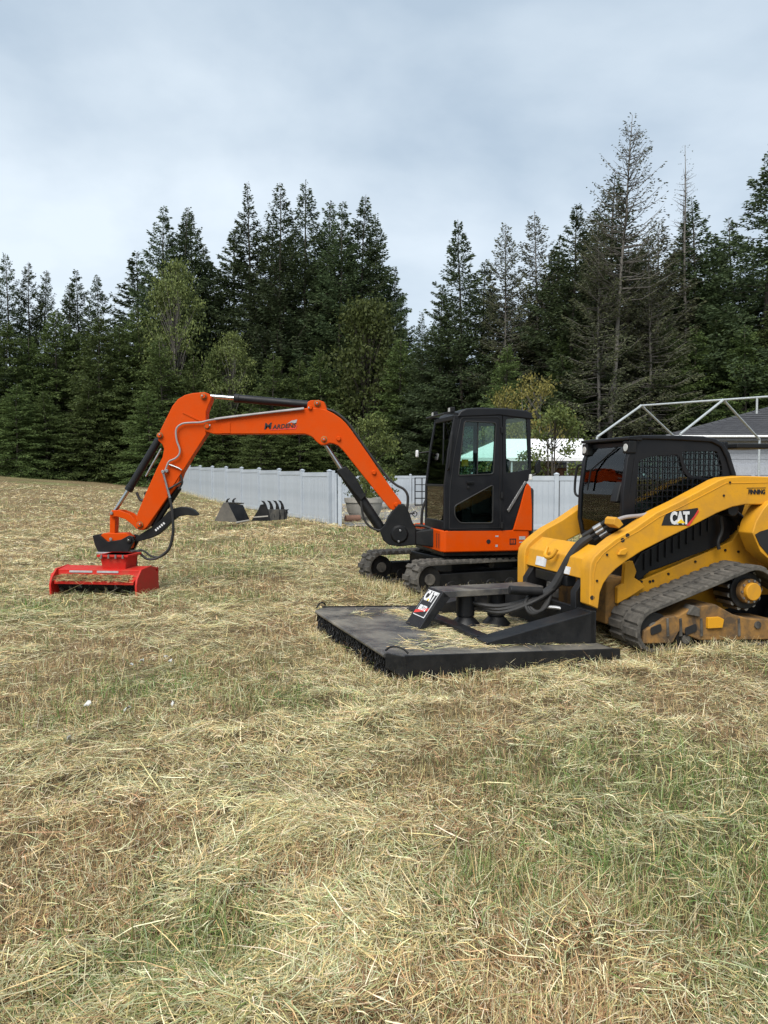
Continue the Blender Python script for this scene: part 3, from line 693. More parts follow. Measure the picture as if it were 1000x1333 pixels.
# pipes and hoses
def hose(pts, r, mat, name, y=0.0, n=6, ys=None):
    P = [bp(px, py)+YV*(y if ys is None else ys[i]) for i, (px, py) in enumerate(pts)]
    m_ = MB(); m_.tube(smooth_path(P, n), r, 8); return m_.build(name, mat, EX)
hose([(396, 532.5), (345, 538), (300, 543.5), (275, 547), (262, 550), (250, 550.5), (238, 552), (230.5, 559), (231, 573), (235, 585), (234, 592), (229, 597), (221, 601), (217, 610), (215, 616)], .013, M['greytube'], 'hydraulic_pipe', -.035)
hose([(396, 531), (370, 534), (345, 537), (300, 542.3), (280, 545)], .009, M['greytube'], 'hydraulic_pipe', -.02)
hose([(219, 604), (232, 609), (237, 612)], .012, M['steel'], 'hydraulic_pipe', -.02)
hose([(215, 616), (213, 614), (216, 625), (219, 637), (222, 648)], .016, M['steel'], 'pipe_fitting', -.03)
bolt_heads([bp(214, 614)-YV*.03, bp(218, 613)-YV*.0], -YV, .028, M['steel'], EX, 'valve_body', .05)
hose([(222, 648), (225, 660), (226.5, 675), (226, 695), (222, 712), (213, 722), (203, 727), (193, 727), (185, 721), (180, 717), (175, 718), (172.5, 732)], .018, M['rubber_clean'], 'hydraulic_hose', -.05)
hose([(221, 650), (222, 665), (225, 690), (220, 714), (208, 725), (196, 724.5), (188, 719), (181, 716.5), (174, 722), (172, 735)], .015, M['rubber_clean'], 'hydraulic_hose', .05)
hose([(236, 627), (228, 632), (219, 637)], .014, M['rubber_clean'], 'hydraulic_hose', -.01)
hose([(232, 637), (237, 628), (234, 617)], .014, M['rubber_clean'], 'hydraulic_hose', .02)
hose([(175, 641), (180, 651), (188, 650), (186, 641)], .02, M['rubber_clean'], 'hydraulic_hose', .1)
for dy in (.06, .12, .18):
    hose([(422, 531.5), (436, 536), (452, 549), (464, 566), (482, 592), (500, 616), (508, 625), (517, 632), (526, 637), (531, 645), (531, 658), (529, 668)], .017, M['rubber_clean'], 'boom_hose', dy)
# lower loops by the boom cylinder
hose([(470, 652), (473, 672), (480, 684), (492, 690), (500, 688)], .016, M['rubber_clean'], 'cylinder_hose', -.02)
# swing post
post = [(512, 664), (519, 656), (527, 657), (533, 668), (537, 680), (541, 686), (541, 709), (520, 711), (506, 709), (499, 703), (494, 690), (501, 683), (505, 674)]
for y0, y1 in ((-.06, .03), (.22, .31)): bprism(post, y0, y1, 'swing_post', M['black'], .012)
bprism([(502, 690), (540, 684), (541, 709), (512, 711)], .03, .22, 'swing_block', M['black'], .012)
bolt_heads([bp(520, 695)-YV*.06], -YV, .13, M['black'], EX, 'swing_pivot', .03)
bolt_heads([bp(521, 690)-YV*.09, bp(519, 704)-YV*.09], -YV, .017, M['steel'], EX, 'pivot_bolt', .012)
mb = MB(); A = bp(537, 697)+YV*.1; B_ = HS.pt(S0+.05, .62, .72); mb.hexa([A+Vector((0, -.12, -.13)), B_+Vector((0, -.25, -.1)), B_+Vector((0, .25, -.1)), A+Vector((0, .12, -.13)), A+Vector((0, -.12, .05)), B_+Vector((0, -.25, .16)), B_+Vector((0, .25, .16)), A+Vector((0, .12, .05))]); mb.build('swing_bracket', M['black'], EX, bevel=.02)
hose([(540, 684), (552, 685), (566, 690)], .02, M['rubber_clean'], 'swing_hose', .02); hose([(540, 689), (552, 691), (566, 697)], .018, M['rubber_clean'], 'swing_hose', -.0)
mb = MB(); mb.tube([bp(531, 669), bp(540, 668)], .012, 8); mb.tube([bp(540+3*math.cos(a), 669+3*math.sin(a)) for a in np.linspace(0, 6.28, 12)], .007, 6); mb.build('lifting_eye', M['black'], EX)
hose([(551, 690), (552, 668), (556, 655), (560, 648)], .02, M['rubber_clean'], 'front_guard_rail', .5)
# name on the boom
u = (bp(387, 550)-bp(345, 553.5)); u.y = 0
c = bp(348.5, 555)-YV*.002; lettering('boom_lettering', 'M', .115, c, u, (0, 0, 1), M['ink'], EX, .15, 1.15, bold=.004)
c = bp(370, 555)-YV*.002; lettering('boom_lettering', 'ARDENS', .085, c, u, (0, 0, 1), M['ink'], EX, .2, 1.02, bold=.002)
bprism([(374, 551.5), (380, 547.5), (387, 546), (386, 550), (383, 551), (380, 549.8)], -.004, .0, 'lettering_swoosh', M['sticker'], 0)
bprism([(352, 559.2), (384, 557.2), (386, 553.5), (387.2, 553.5), (385, 558.4), (352, 560)], -.004, .0, 'lettering_underline', M['redmark'], 0)

# ------------------------------------------------------------------ red flail mulcher under the coupler
MF = Frame((0, 0), math.radians(-7)); g = onZ(131, 772, 0.04); MF.o = Vector((g.x, g.y, .04))
mp = lambda px, py, t=0.0: MF.sz(px, py, t)
MU = empty('flail_mulcher', (g.x, g.y+.3, 0), 'red flail mulcher head resting on the hay under the excavator arm', 'mulcher')
muL, muR = mp(73, 760)[0], mp(181, 760)[0]
zT = mp(120, 737)[1]-.085
prof = [(0.05, .25), (.02, .19), (.07, .19), (.09, .23), (.60, .26), (.62, .06), (.64, .06), (.64, .28), (.30, zT+.02), (.05, zT-.01)]
mb = MB(); mb.prism([MF.pt(muL, t, z) for t, z in prof], MF.a*(muR-muL)); mb.build('housing', M['red'], MU, bevel=.008)
# front ledge, covered with clippings
mb = MB(); mb.prism([MF.pt(muL+.03, t, z) for t, z in [(.045, .235), (-.10, .165), (-.10, .125), (.05, .19)]], MF.a*(muR-muL-.06)); mb.build('front_hood', M['red'], MU, bevel=.006)
endp = [(-.12, -.03), (-.13, .12), (-.10, .21), (.03, zT+.005), (.34, zT+.025), (.56, .22), (.58, -.01), (.50, -.03)]
for s0 in (muL-.025, muR): 
    mb = MB(); mb.prism([MF.pt(s0, t, z) for t, z in endp], MF.a*.028); mb.build('end_plate', M['red'], MU, bevel=.004)
mb = MB(); mb.prism([MF.pt(muL-.085, t, z) for t, z in rounded([(.0, .04), (.0, .26), (.5, .26), (.5, .04)], .06)], MF.a*.06); mb.build('belt_cover', M['red'], MU, bevel=.012)
mb = MB(); mb.cyl(MF.pt(muL+.01, .13, .11), MF.pt(muR-.01, .13, .11), .095, n=20); ro = mb.build('rotor', M['dark'], MU)
k = 0; fo = None
fm = MB(); fm.prism([(-.015, -.03, 0), (.015, -.03, 0), (.02, -.06, .06), (.0, .0, .075), (-.02, -.06, .06)], (0, .02, 0))
for i in range(16):
    for j in range(3):
        a = (i*.9+j*2.1); P0 = MF.pt(muL+.05+(muR-muL-.1)*i/15, .13, .11)-origin_of(MU)
        R_ = Matrix.Rotation(a, 4, MF.a)
        if fo is None: fo = fm.build('flail', M['steel'], None)
        else:
            fo = fo.copy(); col.objects.link(fo)
        fo.parent = ro; fo.matrix_local = Matrix.Translation(P0) @ R_ @ Matrix.Translation((0, 0, .065))
for (a0, b0, a1, b1) in ((88, 740, 118, 742.5), (124, 740.8, 152, 744)):
    s0, _ = mp(a0, 741); s1, _ = mp(a1, 741); mb = MB(); z0 = zT-.048; z1 = zT-.022
    mb.hexa([MF.pt(s0, .043, z0), MF.pt(s1, .043, z0), MF.pt(s1, .055, z0), MF.pt(s0, .055, z0), MF.pt(s0, .046, z1), MF.pt(s1, .046, z1), MF.pt(s1, .056, z1), MF.pt(s0, .056, z1)]); mb.build('name_sticker', M['sticker'], MU)
sa, sb = mp(131, 728, .12)[0], mp(166, 728, .12)[0]
zp = onY(150, 720.8, yc).z
mb = MB(); mb.hexa([MF.pt(sa+.03, .12, zT-.02), MF.pt(sb-.03, .12, zT-.02), MF.pt(sb-.03, .44, zT-.02), MF.pt(sa+.03, .44, zT-.02), MF.pt(sa, .1, zp), MF.pt(sb, .1, zp), MF.pt(sb, .46, zp), MF.pt(sa, .46, zp)]); mb.build('mount_pedestal', M['red'], MU, bevel=.008)
mb = MB(); mb.hexa([MF.pt(sa-.03, .07, zp-.03), MF.pt(sb+.03, .07, zp-.03), MF.pt(sb+.03, .49, zp-.03), MF.pt(sa-.03, .49, zp-.03), MF.pt(sa-.03, .07, zp), MF.pt(sb+.03, .07, zp), MF.pt(sb+.03, .49, zp), MF.pt(sa-.03, .49, zp)]); mb.build('mount_plate', M['red'], MU, bevel=.004)
for k in range(4):
    mb = MB(); P0 = MF.pt(sa+.04+(sb-sa-.08)*k/3, .065, zp-.045); mb.cyl(P0, P0+Vector((0, 0, .05)), .014, n=8); mb.build('mount_bolt', M['steel'], MU)
mb = MB(); P0 = onY(172, 731, BY); mb.box(P0+Vector((0, .06, -.02)), .09, .1, .12); mb.build('hydraulic_motor', M['black'], MU, bevel=.01)
# ------------------------------------------------------------------ yellow compact track loader
PSI = math.radians(15)
g = onZ(850, 856, 0.0)
TL = Frame((g.x, g.y), PSI)
LD = empty('track_loader', TL.pt(1.2, .95, 0), 'yellow compact track loader with black cab and rubber tracks on the right', 'track loader')
tl = lambda px, py, t=0.0: TL.sz(px, py, t)
def tprism(px, t0, t1, name, mat, bevel=.008, tt=None, parent=None, n=0, rnd=0):
    px = smooth2(px, n) if n else px
    pts = [tl(a, b_, t0 if tt is None else tt) for a, b_ in px]
    if rnd: pts = rounded(pts, rnd)
    return sprism(TL, pts, t0, t1, name, mat, parent or LD, bevel)
i_s, i_z = tl(856, 829); p_s, p_z = tl(984, 771)
r_f = i_z-.0; R_F = .205
sp_r = .235

TW = .45; WIDE = 1.9
for t0 in (0.0, WIDE-TW):
    cs = [(i_s, R_F+.03, R_F), (p_s, p_z, sp_r), (p_s+.62, R_F+.03, R_F)]
    track_belt(TL, LD, cs, t0, t0+TW, .115, .035, .011)
    fpx = [(840.5, 822), (868, 804), (886, 802), (903, 791), (934, 787.5), (956, 800), (978, 806), (1010, 807), (1030, 812), (1030, 833), (945, 834), (912, 834), (886, 823), (878, 838), (839, 839)]
    pts = [tl(a, b_, 0) for a, b_ in fpx]
    sprism(TL, pts, t0+.02, t0+.36, 'track_frame', M['rust_yellow'], LD, .012)
    wheel(TL, LD, i_s, R_F+.03, R_F-.05, t0+.05, t0+TW-.03, M['frame_black'], 'front_idler', M['rubber'], 28)
    wheel(TL, LD, p_s+.62, R_F+.03, R_F-.05, t0+.03, t0+TW-.03, M['frame_black'], 'rear_idler', M['rubber'], 28)
    for k in range(6): wheel(TL, LD, i_s+.32+.235*k, .135, .095, t0+.05, t0+TW-.05, M['frame_black'], 'track_roller', M['rubber'])
    o = wheel(TL, LD, p_s, p_z, sp_r-.06, t0+.12, t0+TW-.08, M['frame_black'], 'sprocket', None, 20)
    mb = MB(); mb.cyl(TL.pt(p_s, t0+.06, p_z), TL.pt(p_s, t0+.2, p_z), .115, n=28); mb.build('final_drive', M['rust_yellow'], o, bevel=.01)
    mb = MB(); mb.cyl(TL.pt(p_s, t0+.02, p_z), TL.pt(p_s, t0+.07, p_z), .082, n=28); mb.build('hub_cover', M['yellow'], o, bevel=.008)
    for a in np.linspace(0, 2*math.pi, 10, endpoint=False):
        mb = MB(); q_ = TL.pt(p_s+.1*math.cos(a), t0+.05, p_z+.1*math.sin(a)); mb.cyl(q_, q_+TL.b*.02, .012, n=6); mb.build('hub_bolt', M['steel'], o)
    for a in np.linspace(0, 2*math.pi, 13, endpoint=False):
        mb = MB(); q_ = TL.pt(p_s+.175*math.cos(a), t0+.14, p_z+.175*math.sin(a)); mb.cyl(q_, q_+TL.b*.2, .022, n=8); mb.build('sprocket_tooth', M['steel'], o)
tprism([(921, 804), (936, 803), (942, 806), (940, 817), (921, 818)], -.01, .04, 'frame_block', M['yellow'], .004, tt=0)
tprism([(895, 800), (903, 788), (911, 792), (911, 803)], -.005, .12, 'roller_bracket', M['rubber'], .006, tt=0)
s_, z_ = tl(988, 814); mb = MB(); mb.cyl(TL.pt(s_, .005, z_), TL.pt(s_, .1, z_), .035, n=14); mb.build('frame_plug', M['rubber'], LD, bevel=.004)
# chassis tub
body = [(804, 800), (804, 767), (830, 757.5), (880, 736), (932, 713), (954, 704), (966, 684), (975, 656), (1030, 640), (1080, 650), (1085, 740), (1060, 770), (990, 775), (930, 800), (870, 815), (830, 812)]
tprism(body, .47, 1.43, 'chassis', M['yellow'], .015, tt=.47)
# dark side screen between arm and chassis
tprism([(829, 757), (846, 744), (931, 712), (950, 700), (957, 662), (930, 672), (868, 703), (836, 720), (826, 738)], .44, .468, 'side_guard', M['black'], .005, tt=.44)
for k in range(10):
    a0 = (838+k*9.2, 736-k*5.6); m_ = MB(); s0, z0 = tl(a0[0], a0[1]-10, .43); s1, z1 = tl(a0[0]+3, a0[1]+0, .43)
    m_.box(TL.pt((s0+s1)/2, .432, (z0+z1)/2), .016, .02, abs(z1-z0)+.09, TL.a, TL.b); m_.build('guard_slat', M['cabgrey'], LD, bevel=.003)
# bolts on the chassis
for px, py in ((846, 757), (835, 757), (809, 783), (850, 756), (944, 716), (961, 718), (870, 747), (905, 731)):
    s_, z_ = tl(px, py, .467); mb = MB(); mb.cyl(TL.pt(s_, .458, z_), TL.pt(s_, .475, z_), .012, n=8); mb.build('chassis_bolt', M['frame_black'], LD)
# front lower chassis, rusty, between the tracks
mb = MB(); s_, z_ = tl(790, 800, .47); mb.box(TL.pt(i_s-.05, .95, .42), .35, .94, .42, TL.a, TL.b); mb.build('front_frame', M['rust_yellow'], LD, bevel=.02)
mb = MB(); mb.box(TL.pt(i_s+.9, .95, .32), 1.7, .9, .3, TL.a, TL.b); mb.build('belly_pan', M['black'], LD, bevel=.02)
tprism([(814, 733), (824, 730), (829, 744), (826, 752), (834, 757), (840, 764), (822, 776), (804, 786), (804, 765), (812, 760)], .42, .47, 'arm_stop', M['yellow'], .006, tt=.42)

# loader arms
arm_px = [(767.5, 788), (768, 745), (769.5, 733), (774, 725), (782, 717), (802, 701), (825, 688), (855, 667), (884, 653), (927, 630), (936, 625), (946, 621.5), (967, 619.5), (1000, 620.5), (1060, 624), (1075, 640), (1070, 665), (1040, 662), (1000, 657), (970, 657), (954, 660), (934, 668), (901, 685), (868, 701), (835, 718), (815, 731), (802, 741), (793, 750), (786, 760), (781.5, 772), (780, 785), (779, 793)]
T_ARM = .16; ARM_W = .17
arm_sz = [tl(a, b_, T_ARM) for a, b_ in arm_px]
far0 = 1.82-.16-ARM_W

for t0 in (T_ARM, far0):
    mb = MB(); mb.prism([TL.pt(s, t0, z) for s, z in arm_sz], TL.b*ARM_W); mb.build('loader_arm', M['yellow'], LD, bevel=.012)
# raised outer cover plate on the near arm and rear link
tprism([(980, 694), (984, 680), (993, 664), (1003, 652), (1050, 655), (1060, 760), (1020, 745), (990, 718)], .10, .30, 'rear_link', M['yellow'], .01, tt=.10)
tprism([(983.5, 696), (990, 692), (1010, 686), (1010, 728), (1000, 722), (989, 709)], .092, .10, 'rear_link_panel', M['ink'], 0, tt=.092)
for a, b_, c_, d_ in ((950, 662, 985, 692),):
    s0, z0 = tl(a, b_, .36); s1, z1 = tl(c_, d_, .36); mb = MB(); mb.cyl(TL.pt(s0, .40, z0), TL.pt(s1, .40, z1), .05, n=16); mb.build('lift_cylinder', M['black'], LD, bevel=.006)
s_, z_ = tl(961, 664, .14); mb = MB(); mb.cyl(TL.pt(s_, .20, z_), TL.pt(s_, .40, z_), .06, n=18); mb.build('lift_pivot', M['black'], LD, bevel=.008)
mb = MB(); mb.tube(smooth_path([TL.pt(*[(q_[0], .38, q_[1]) for q_ in [tl(a, b_, .38)]][0]) for a, b_ in ((938, 672), (940, 690), (935, 705), (936, 715))]), .018, 8); mb.build('side_hose', M['rubber_clean'], LD)
# weld seam and bolt row along the arm front, ribs on the track frame
m_ = MB(); m_.tube([TL.pt(tl(a, b_, T_ARM)[0], T_ARM-.001, tl(a, b_, T_ARM)[1]) for a, b_ in ((772, 786), (773, 748), (776, 733), (786, 720), (806, 705), (830, 692), (858, 673), (886, 660), (928, 638), (945, 629), (1000, 628))], .004, 5); m_.build('weld_seam', M['yellow'], LD)
for px, py in ((777, 756), (790, 722), (942, 645), (950, 628)):
    s_, z_ = tl(px, py, T_ARM); mb = MB(); mb.cyl(TL.pt(s_, T_ARM-.009, z_), TL.pt(s_, T_ARM+.004, z_), .011, n=6); mb.build('arm_bolt', M['frame_black'], LD)
for px in (869, 886, 913, 962):
    tprism([(px, 806), (px+2.5, 805), (px+3.5, 828), (px+.5, 829)], .008, .03, 'frame_rib', M['rubber'], .002, tt=0)
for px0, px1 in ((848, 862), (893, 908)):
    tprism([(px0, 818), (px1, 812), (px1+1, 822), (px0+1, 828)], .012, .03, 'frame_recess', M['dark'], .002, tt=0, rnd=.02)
# holes / pins on arm
for px, py in ((810.5, 703), (817, 697), (771, 778)):
    s_, z_ = tl(px, py, T_ARM); mb = MB(); mb.cyl(TL.pt(s_, T_ARM-.004, z_), TL.pt(s_, T_ARM+.01, z_), .02, n=12); mb.build('arm_hole', M['dark'], LD)
tprism([(803, 722), (806, 716), (814, 713), (815, 717), (812, 722)], T_ARM-.03, T_ARM, 'arm_hook', M['yellow'], .005, tt=T_ARM)
# cross member between the arm fronts
fr_s = lambda px, py: tl(px, py, T_ARM)
c0 = fr_s(769, 760); c1 = fr_s(774, 728); c2 = fr_s(800, 704)
mb = MB()
for (t0, t1) in ((T_ARM+ARM_W-.02, far0+.02),):
    mb.prism([TL.pt(s, t0, z) for s, z in [(c0[0]+.015, c0[1]+.02), (c1[0]+.015, c1[1]-.02), (c2[0]-.03, c2[1]-.06), (c2[0]-.01, c2[1]-.10), (c1[0]+.06, c1[1]-.06), (c0[0]+.06, c0[1]+.02)]], TL.b*(t1-t0))
mb.build('cross_member', M['yellow'], LD, bevel=.01)
mb = MB(); mb.box(TL.pt(c1[0]+.03, .95, c0[1]-.04), .10, far0-T_ARM-ARM_W-.5, .10, TL.a, TL.b); mb.build('coupler_bar', M['black'], LD, bevel=.01)
for t in (T_ARM+ARM_W+.02, far0-.13):
    mb = MB(); mb.prism([TL.pt(s, t, z) for s, z in [(c0[0]-.04, .16), (c0[0]+.16, .16), (c0[0]+.2, c0[1]), (c0[0]+.05, c0[1]+.03), (c0[0]-.04, c0[1]-.1)]], TL.b*.1); mb.build('quick_coupler', M['black'], LD, bevel=.008)
# white warning labels on the cross member
nrm = Vector((c1[1]-c0[1], 0, -(c1[0]-c0[0])))
def on_cross(tq, f, w, hh, mat):
    s = c0[0]+(c1[0]-c0[0])*f+.010; z = c0[1]+(c1[1]-c0[1])*f; d_ = (TL.a*(c1[0]-c0[0])+Vector((0, 0, c1[1]-c0[1]+-.04))).normalized()
    m_ = MB(); m_.box(TL.pt(s, tq, z), w, .006, hh, TL.b, d_.cross(TL.b), d_); return m_.build('warning_label', mat, LD)
on_cross(1.17, .42, .22, .09, M['white']); on_cross(1.14, .36, .07, .04, M['sticker']); on_cross(.62, .30, .10, .07, M['white'])
# work light / lifting loop in cross member
mb = MB(); mb.tube(smooth_path([TL.pt(c1[0]-.02, 1.02, c1[1]+.03), TL.pt(c1[0]-.06, .98, c1[1]-.05), TL.pt(c1[0]-.06, .86, c1[1]-.05), TL.pt(c1[0]-.02, .82, c1[1]+.03)]), .02, 8); mb.build('hose_guide', M['yellow'], LD)
# hose bundle from coupler up to the arm
def lhose(pts, r, mat, name):
    P = [TL.pt(tl(a, b_, t)[0], t, tl(a, b_, t)[1]) for a, b_, t in pts]; m_ = MB(); m_.tube(smooth_path(P, 6), r, 10); return m_.build(name, mat, LD)
lhose([(700, 778, .85), (712, 771, .8), (722, 762, .76), (732, 745, .72), (743, 725, .66), (756, 708, .6), (770, 698, .55)], .046, M['rubber_clean'], 'hose_sleeve')
for k, (dx_, dy_) in enumerate(((0, 0), (5, 4), (-3, -5))):
    lhose([(762+dx_, 703+dy_, .58), (778+dx_, 693+dy_, .5), (792+dx_, 684+dy_, .42), (800+dx_, 679+dy_, .36)], .022, M['rubber_clean'], 'arm_hose')
    lhose([(776+dx_, 694+dy_, .5), (786+dx_, 688+dy_, .46)], .027, M['steel'], 'hose_fitting')
lhose([(800, 678, .3), (815, 673, .3), (835, 671, .3), (846, 668, .3)], .018, M['greytube'], 'arm_pipe')
tprism([(799, 683), (800, 676), (803, 673), (808, 677), (812, 683), (806, 688)], .20, .36, 'hose_clamp', M['yellow'], .006, tt=.2)
for k in range(3):
    lhose([(705+k*2, 772-k, .85), (694-k*3, 772+k*2, .8), (684+k*2, 784+k*1.5, .72), (690+k*4, 798-k, .66), (703+k*3, 796-k*2, .66), (712+k*2, 782-k*2, .72), (716, 770, .78)], .017, M['rubber_clean'], 'hose_loop')
lhose([(712, 790, .7), (730, 792, .62), (745, 800, .55)], .018, M['steel'], 'hose_fitting')

# cab
TC0, TC1 = .50, 1.34
ch = lambda px, py: tl(px, py, TC0)
side_out = [ch(*q_) for q_ in ((815, 700), (819, 650), (826, 600), (829, 572), (875, 571), (925, 573), (941, 580), (949, 598), (957, 622), (962, 660), (960, 690))]
w1 = [ch(*q_) for q_ in ((832, 600), (848, 594), (884, 592), (889, 612), (896, 622), (921, 626), (905, 645), (870, 662), (826, 672))]
w2 = [ch(*q_) for q_ in ((888, 588), (934, 587.5), (940, 606), (941, 621), (925, 623), (900, 619), (891, 604))]
for t0 in (TC0, TC1-.04):
    W1 = w1 if t0 == TC0 else [ch(*q_) for q_ in ((833, 580), (883, 578), (889, 604), (894, 622), (921, 626), (905, 645), (870, 660), (826, 668))]
    ring_panel(TL, side_out, [rounded(W1, .03), rounded(w2, .03)], t0, t0+.04, 'cab_side', M['cabgrey'], LD)
    for w in (W1, w2): sprism(TL, grow(w, 1.03), t0+.018, t0+.023, 'side_window', M['glass_dark'], LD, 0)
    # wire mesh inside the window
    mm = MB()
    for w in (W1, w2):
        s0, s1 = min(q_[0] for q_ in w), max(q_[0] for q_ in w); z0, z1 = min(q_[1] for q_ in w), max(q_[1] for q_ in w)
        tt = t0-.002 if t0 == TC0 else t0-.010
        P_ = np.array(w)
        def clip(fix, val):
            xs = []
            for i in range(len(P_)):
                a, b_ = P_[i], P_[(i+1) % len(P_)]
                if (a[fix]-val)*(b_[fix]-val) < 0: xs.append(a[1-fix]+(b_[1-fix]-a[1-fix])*(val-a[fix])/(b_[fix]-a[fix]))
            return (min(xs), max(xs)) if len(xs) >= 2 else None
        for v in np.arange(s0+.02, s1, .055):
            c_ = clip(0, v)
            if c_: mm.box(TL.pt(v, tt, (c_[0]+c_[1])/2), .009, .008, c_[1]-c_[0], TL.a, TL.b)
        for v in np.arange(z0+.02, z1, .055):
            c_ = clip(1, v)
            if c_: mm.box(TL.pt((c_[0]+c_[1])/2, tt+.008, v), c_[1]-c_[0], .008, .009, TL.a, TL.b)
    mm.build('window_mesh', M['cabgrey'], LD, smooth=False)
# roof with front visor and lamps
roof_px = [(829, 572), (829, 568), (836, 566.5), (875, 566.5), (915, 568), (930, 571), (941, 577), (949, 590), (957, 616), (958, 622), (952, 622), (944, 596), (937, 582), (925, 576), (875, 573)]
sprism(TL, [ch(*q_) for q_ in roof_px], TC0-.02, TC1+.02, 'roof', M['cabgrey'], LD, .02)
rs, rz = ch(829, 570)
mb = MB(); mb.hexa([TL.pt(rs-.10, TC0-.02, rz-.02), TL.pt(rs+.05, TC0-.02, rz-.025), TL.pt(rs+.05, TC1+.02, rz-.025), TL.pt(rs-.10, TC1+.02, rz-.02), TL.pt(rs-.10, TC0-.02, rz+.01), TL.pt(rs+.05, TC0-.02, rz+.025), TL.pt(rs+.05, TC1+.02, rz+.025), TL.pt(rs-.10, TC1+.02, rz+.01)]); mb.build('roof_visor', M['black'], LD, bevel=.008)
for t in (TC0+.04, TC1-.04):
    mb = MB(); mb.box(TL.pt(rs-.05, t, rz-.085), .08, .11, .12, TL.a, TL.b); o = mb.build('head_lamp', M['black'], LD, bevel=.01)
    mb = MB(); mb.cyl(TL.pt(rs-.096, t, rz-.09), TL.pt(rs-.088, t, rz-.09), .036, n=16); mb.build('lens', M['lamp'], o, bevel=.003)
# front door: frame and glass sloping out at the foot
fs_top = (rs, rz-.03); fs_bot = (ch(806, 700)[0]+.10, ch(806, 700)[1]-.04)
mid = ((fs_top[0]+fs_bot[0])/2-.07, (fs_top[1]+fs_bot[1])/2)
rows = [fs_top, (fs_top[0]*.65+mid[0]*.35-.03, fs_top[1]*.65+mid[1]*.35), mid, (mid[0]*.4+fs_bot[0]*.6-.03, mid[1]*.4+fs_bot[1]*.6), fs_bot]
for t in (TC0, TC1-.055):
    mb = MB(); mb.loft([[TL.pt(s-.03, t, z), TL.pt(s+.05, t, z), TL.pt(s+.05, t+.055, z), TL.pt(s-.03, t+.055, z)] for s, z in rows]); mb.build('door_pillar', M['cabgrey'], LD, bevel=.012)
mb = MB(); mb.loft([[TL.pt(s-.012, TC0+.05, z), TL.pt(s-.006, TC0+.05, z), TL.pt(s-.006, TC1-.05, z), TL.pt(s-.012, TC1-.05, z)] for s, z in rows]); mb.build('front_glass', M['glass_dark'], LD, ang=60)
mb = MB(); mb.box(TL.pt(rows[0][0], .95, rows[0][1]-.03), .06, TC1-TC0-.1, .07, TL.a, TL.b); mb.build('door_header', M['cabgrey'], LD, bevel=.015)
mb = MB(); mb.box(TL.pt(rows[4][0], .95, rows[4][1]+.02), .06, TC1-TC0-.1, .08, TL.a, TL.b); mb.build('door_sill', M['cabgrey'], LD, bevel=.015)
mb = MB(); mb.box(TL.pt(rows[2][0]+.03, .95, rows[2][1]-.0), .02, TC1-TC0-.1, .02, TL.a, TL.b); mb.build('restraint_bar', M['black'], LD)
mb = MB(); mb.tube([TL.pt(rows[0][0]-.05, .75, rows[0][1]-.05), TL.pt(rows[1][0]-.06, 1.1, rows[1][1]-.1), TL.pt(rows[2][0]-.05, 1.12, rows[2][1])], .009, 6); mb.build('wiper', M['black'], LD)
mb = MB(); q0 = rows[1]; mb.tube(smooth_path([TL.pt(q0[0], TC1, q0[1]-.05), TL.pt(q0[0]-.03, TC1+.09, q0[1]-.07), TL.pt(q0[0]-.05, TC1+.10, q0[1]-.33), TL.pt(q0[0]-.03, TC1, q0[1]-.38)]), .013, 8); mb.build('grab_handle', M['black'], LD)
mb = MB(); mb.box(TL.pt(fs_bot[0]+.12, .92, fs_bot[1]-.2), .12, .84, .44, TL.a, TL.b); mb.build('cab_front_panel', M['black'], LD, bevel=.02)
# rear bulkhead, seat, joysticks
s_, z_ = ch(948, 640)
ring_panel_pts = None
mb = MB()
for t in (TC0+.04, TC1-.12): mb.box(TL.pt(s_, t+.04, z_+.1), .05, .08, .75, TL.a, TL.b)
mb.box(TL.pt(s_, .95, z_-.22), .05, .82, .22, TL.a, TL.b); mb.box(TL.pt(s_, .95, z_+.44), .05, .82, .10, TL.a, TL.b); mb.build('rear_frame', M['cabgrey'], LD, bevel=.01)
mb = MB(); mb.box(TL.pt(s_, .95, z_+.12), .006, .66, .5, TL.a, TL.b); mb.build('rear_window', M['glass_dark'], LD)
s_, z_ = ch(892, 660)
mb = MB(); mb.box(TL.pt(s_, .95, z_-.02), .46, .48, .14, TL.a, TL.b); mb.build('seat_cushion', M['seat'], LD, bevel=.04)
mb = MB(); mb.box(TL.pt(s_+.24, .95, z_+.3), .13, .44, .58, TL.a, TL.b); mb.build('seat_back', M['seat'], LD, bevel=.05)
mb = MB(); mb.box(TL.pt(s_, .95, z_-.3), .6, .8, .45, TL.a, TL.b); mb.build('seat_box', M['dark'], LD)
for t in (.64, 1.26):
    mb = MB(); mb.box(TL.pt(s_-.05, t, z_+.1), .42, .14, .2, TL.a, TL.b); o = mb.build('arm_pod', M['cabgrey'], LD, bevel=.04)
    mb = MB(); mb.tube([TL.pt(s_-.2, t, z_+.18), TL.pt(s_-.23, t, z_+.32), TL.pt(s_-.24, t, z_+.4)], [.014, .016, .03], 8); mb.build('joystick', M['rubber_clean'], o)
mb = MB(); mb.prism([TL.pt(s, TC0+.06, z) for s, z in [ch(*q_) for q_ in ((806, 655), (812, 632), (822, 618), (832, 615), (834, 655))]], TL.b*.12); mb.build('side_console', M['black'], LD, bevel=.02)
# bar off the rear roof
s0, z0 = tl(960, 581, TC0); s1, z1 = tl(1008, 580, TC0); mb = MB(); mb.box(TL.pt((s0+s1)/2, TC0+.2, (z0+z1)/2), s1-s0, .4, .05, TL.a, TL.b); mb.build('roof_rear_rack', M['black'], LD, bevel=.012)
# engine hood behind
tprism([(955, 640), (1000, 640), (1100, 650), (1120, 700), (1110, 760), (960, 740)], .47+.05, 1.38, 'engine_hood', M['cabgrey'], .03, tt=.47)
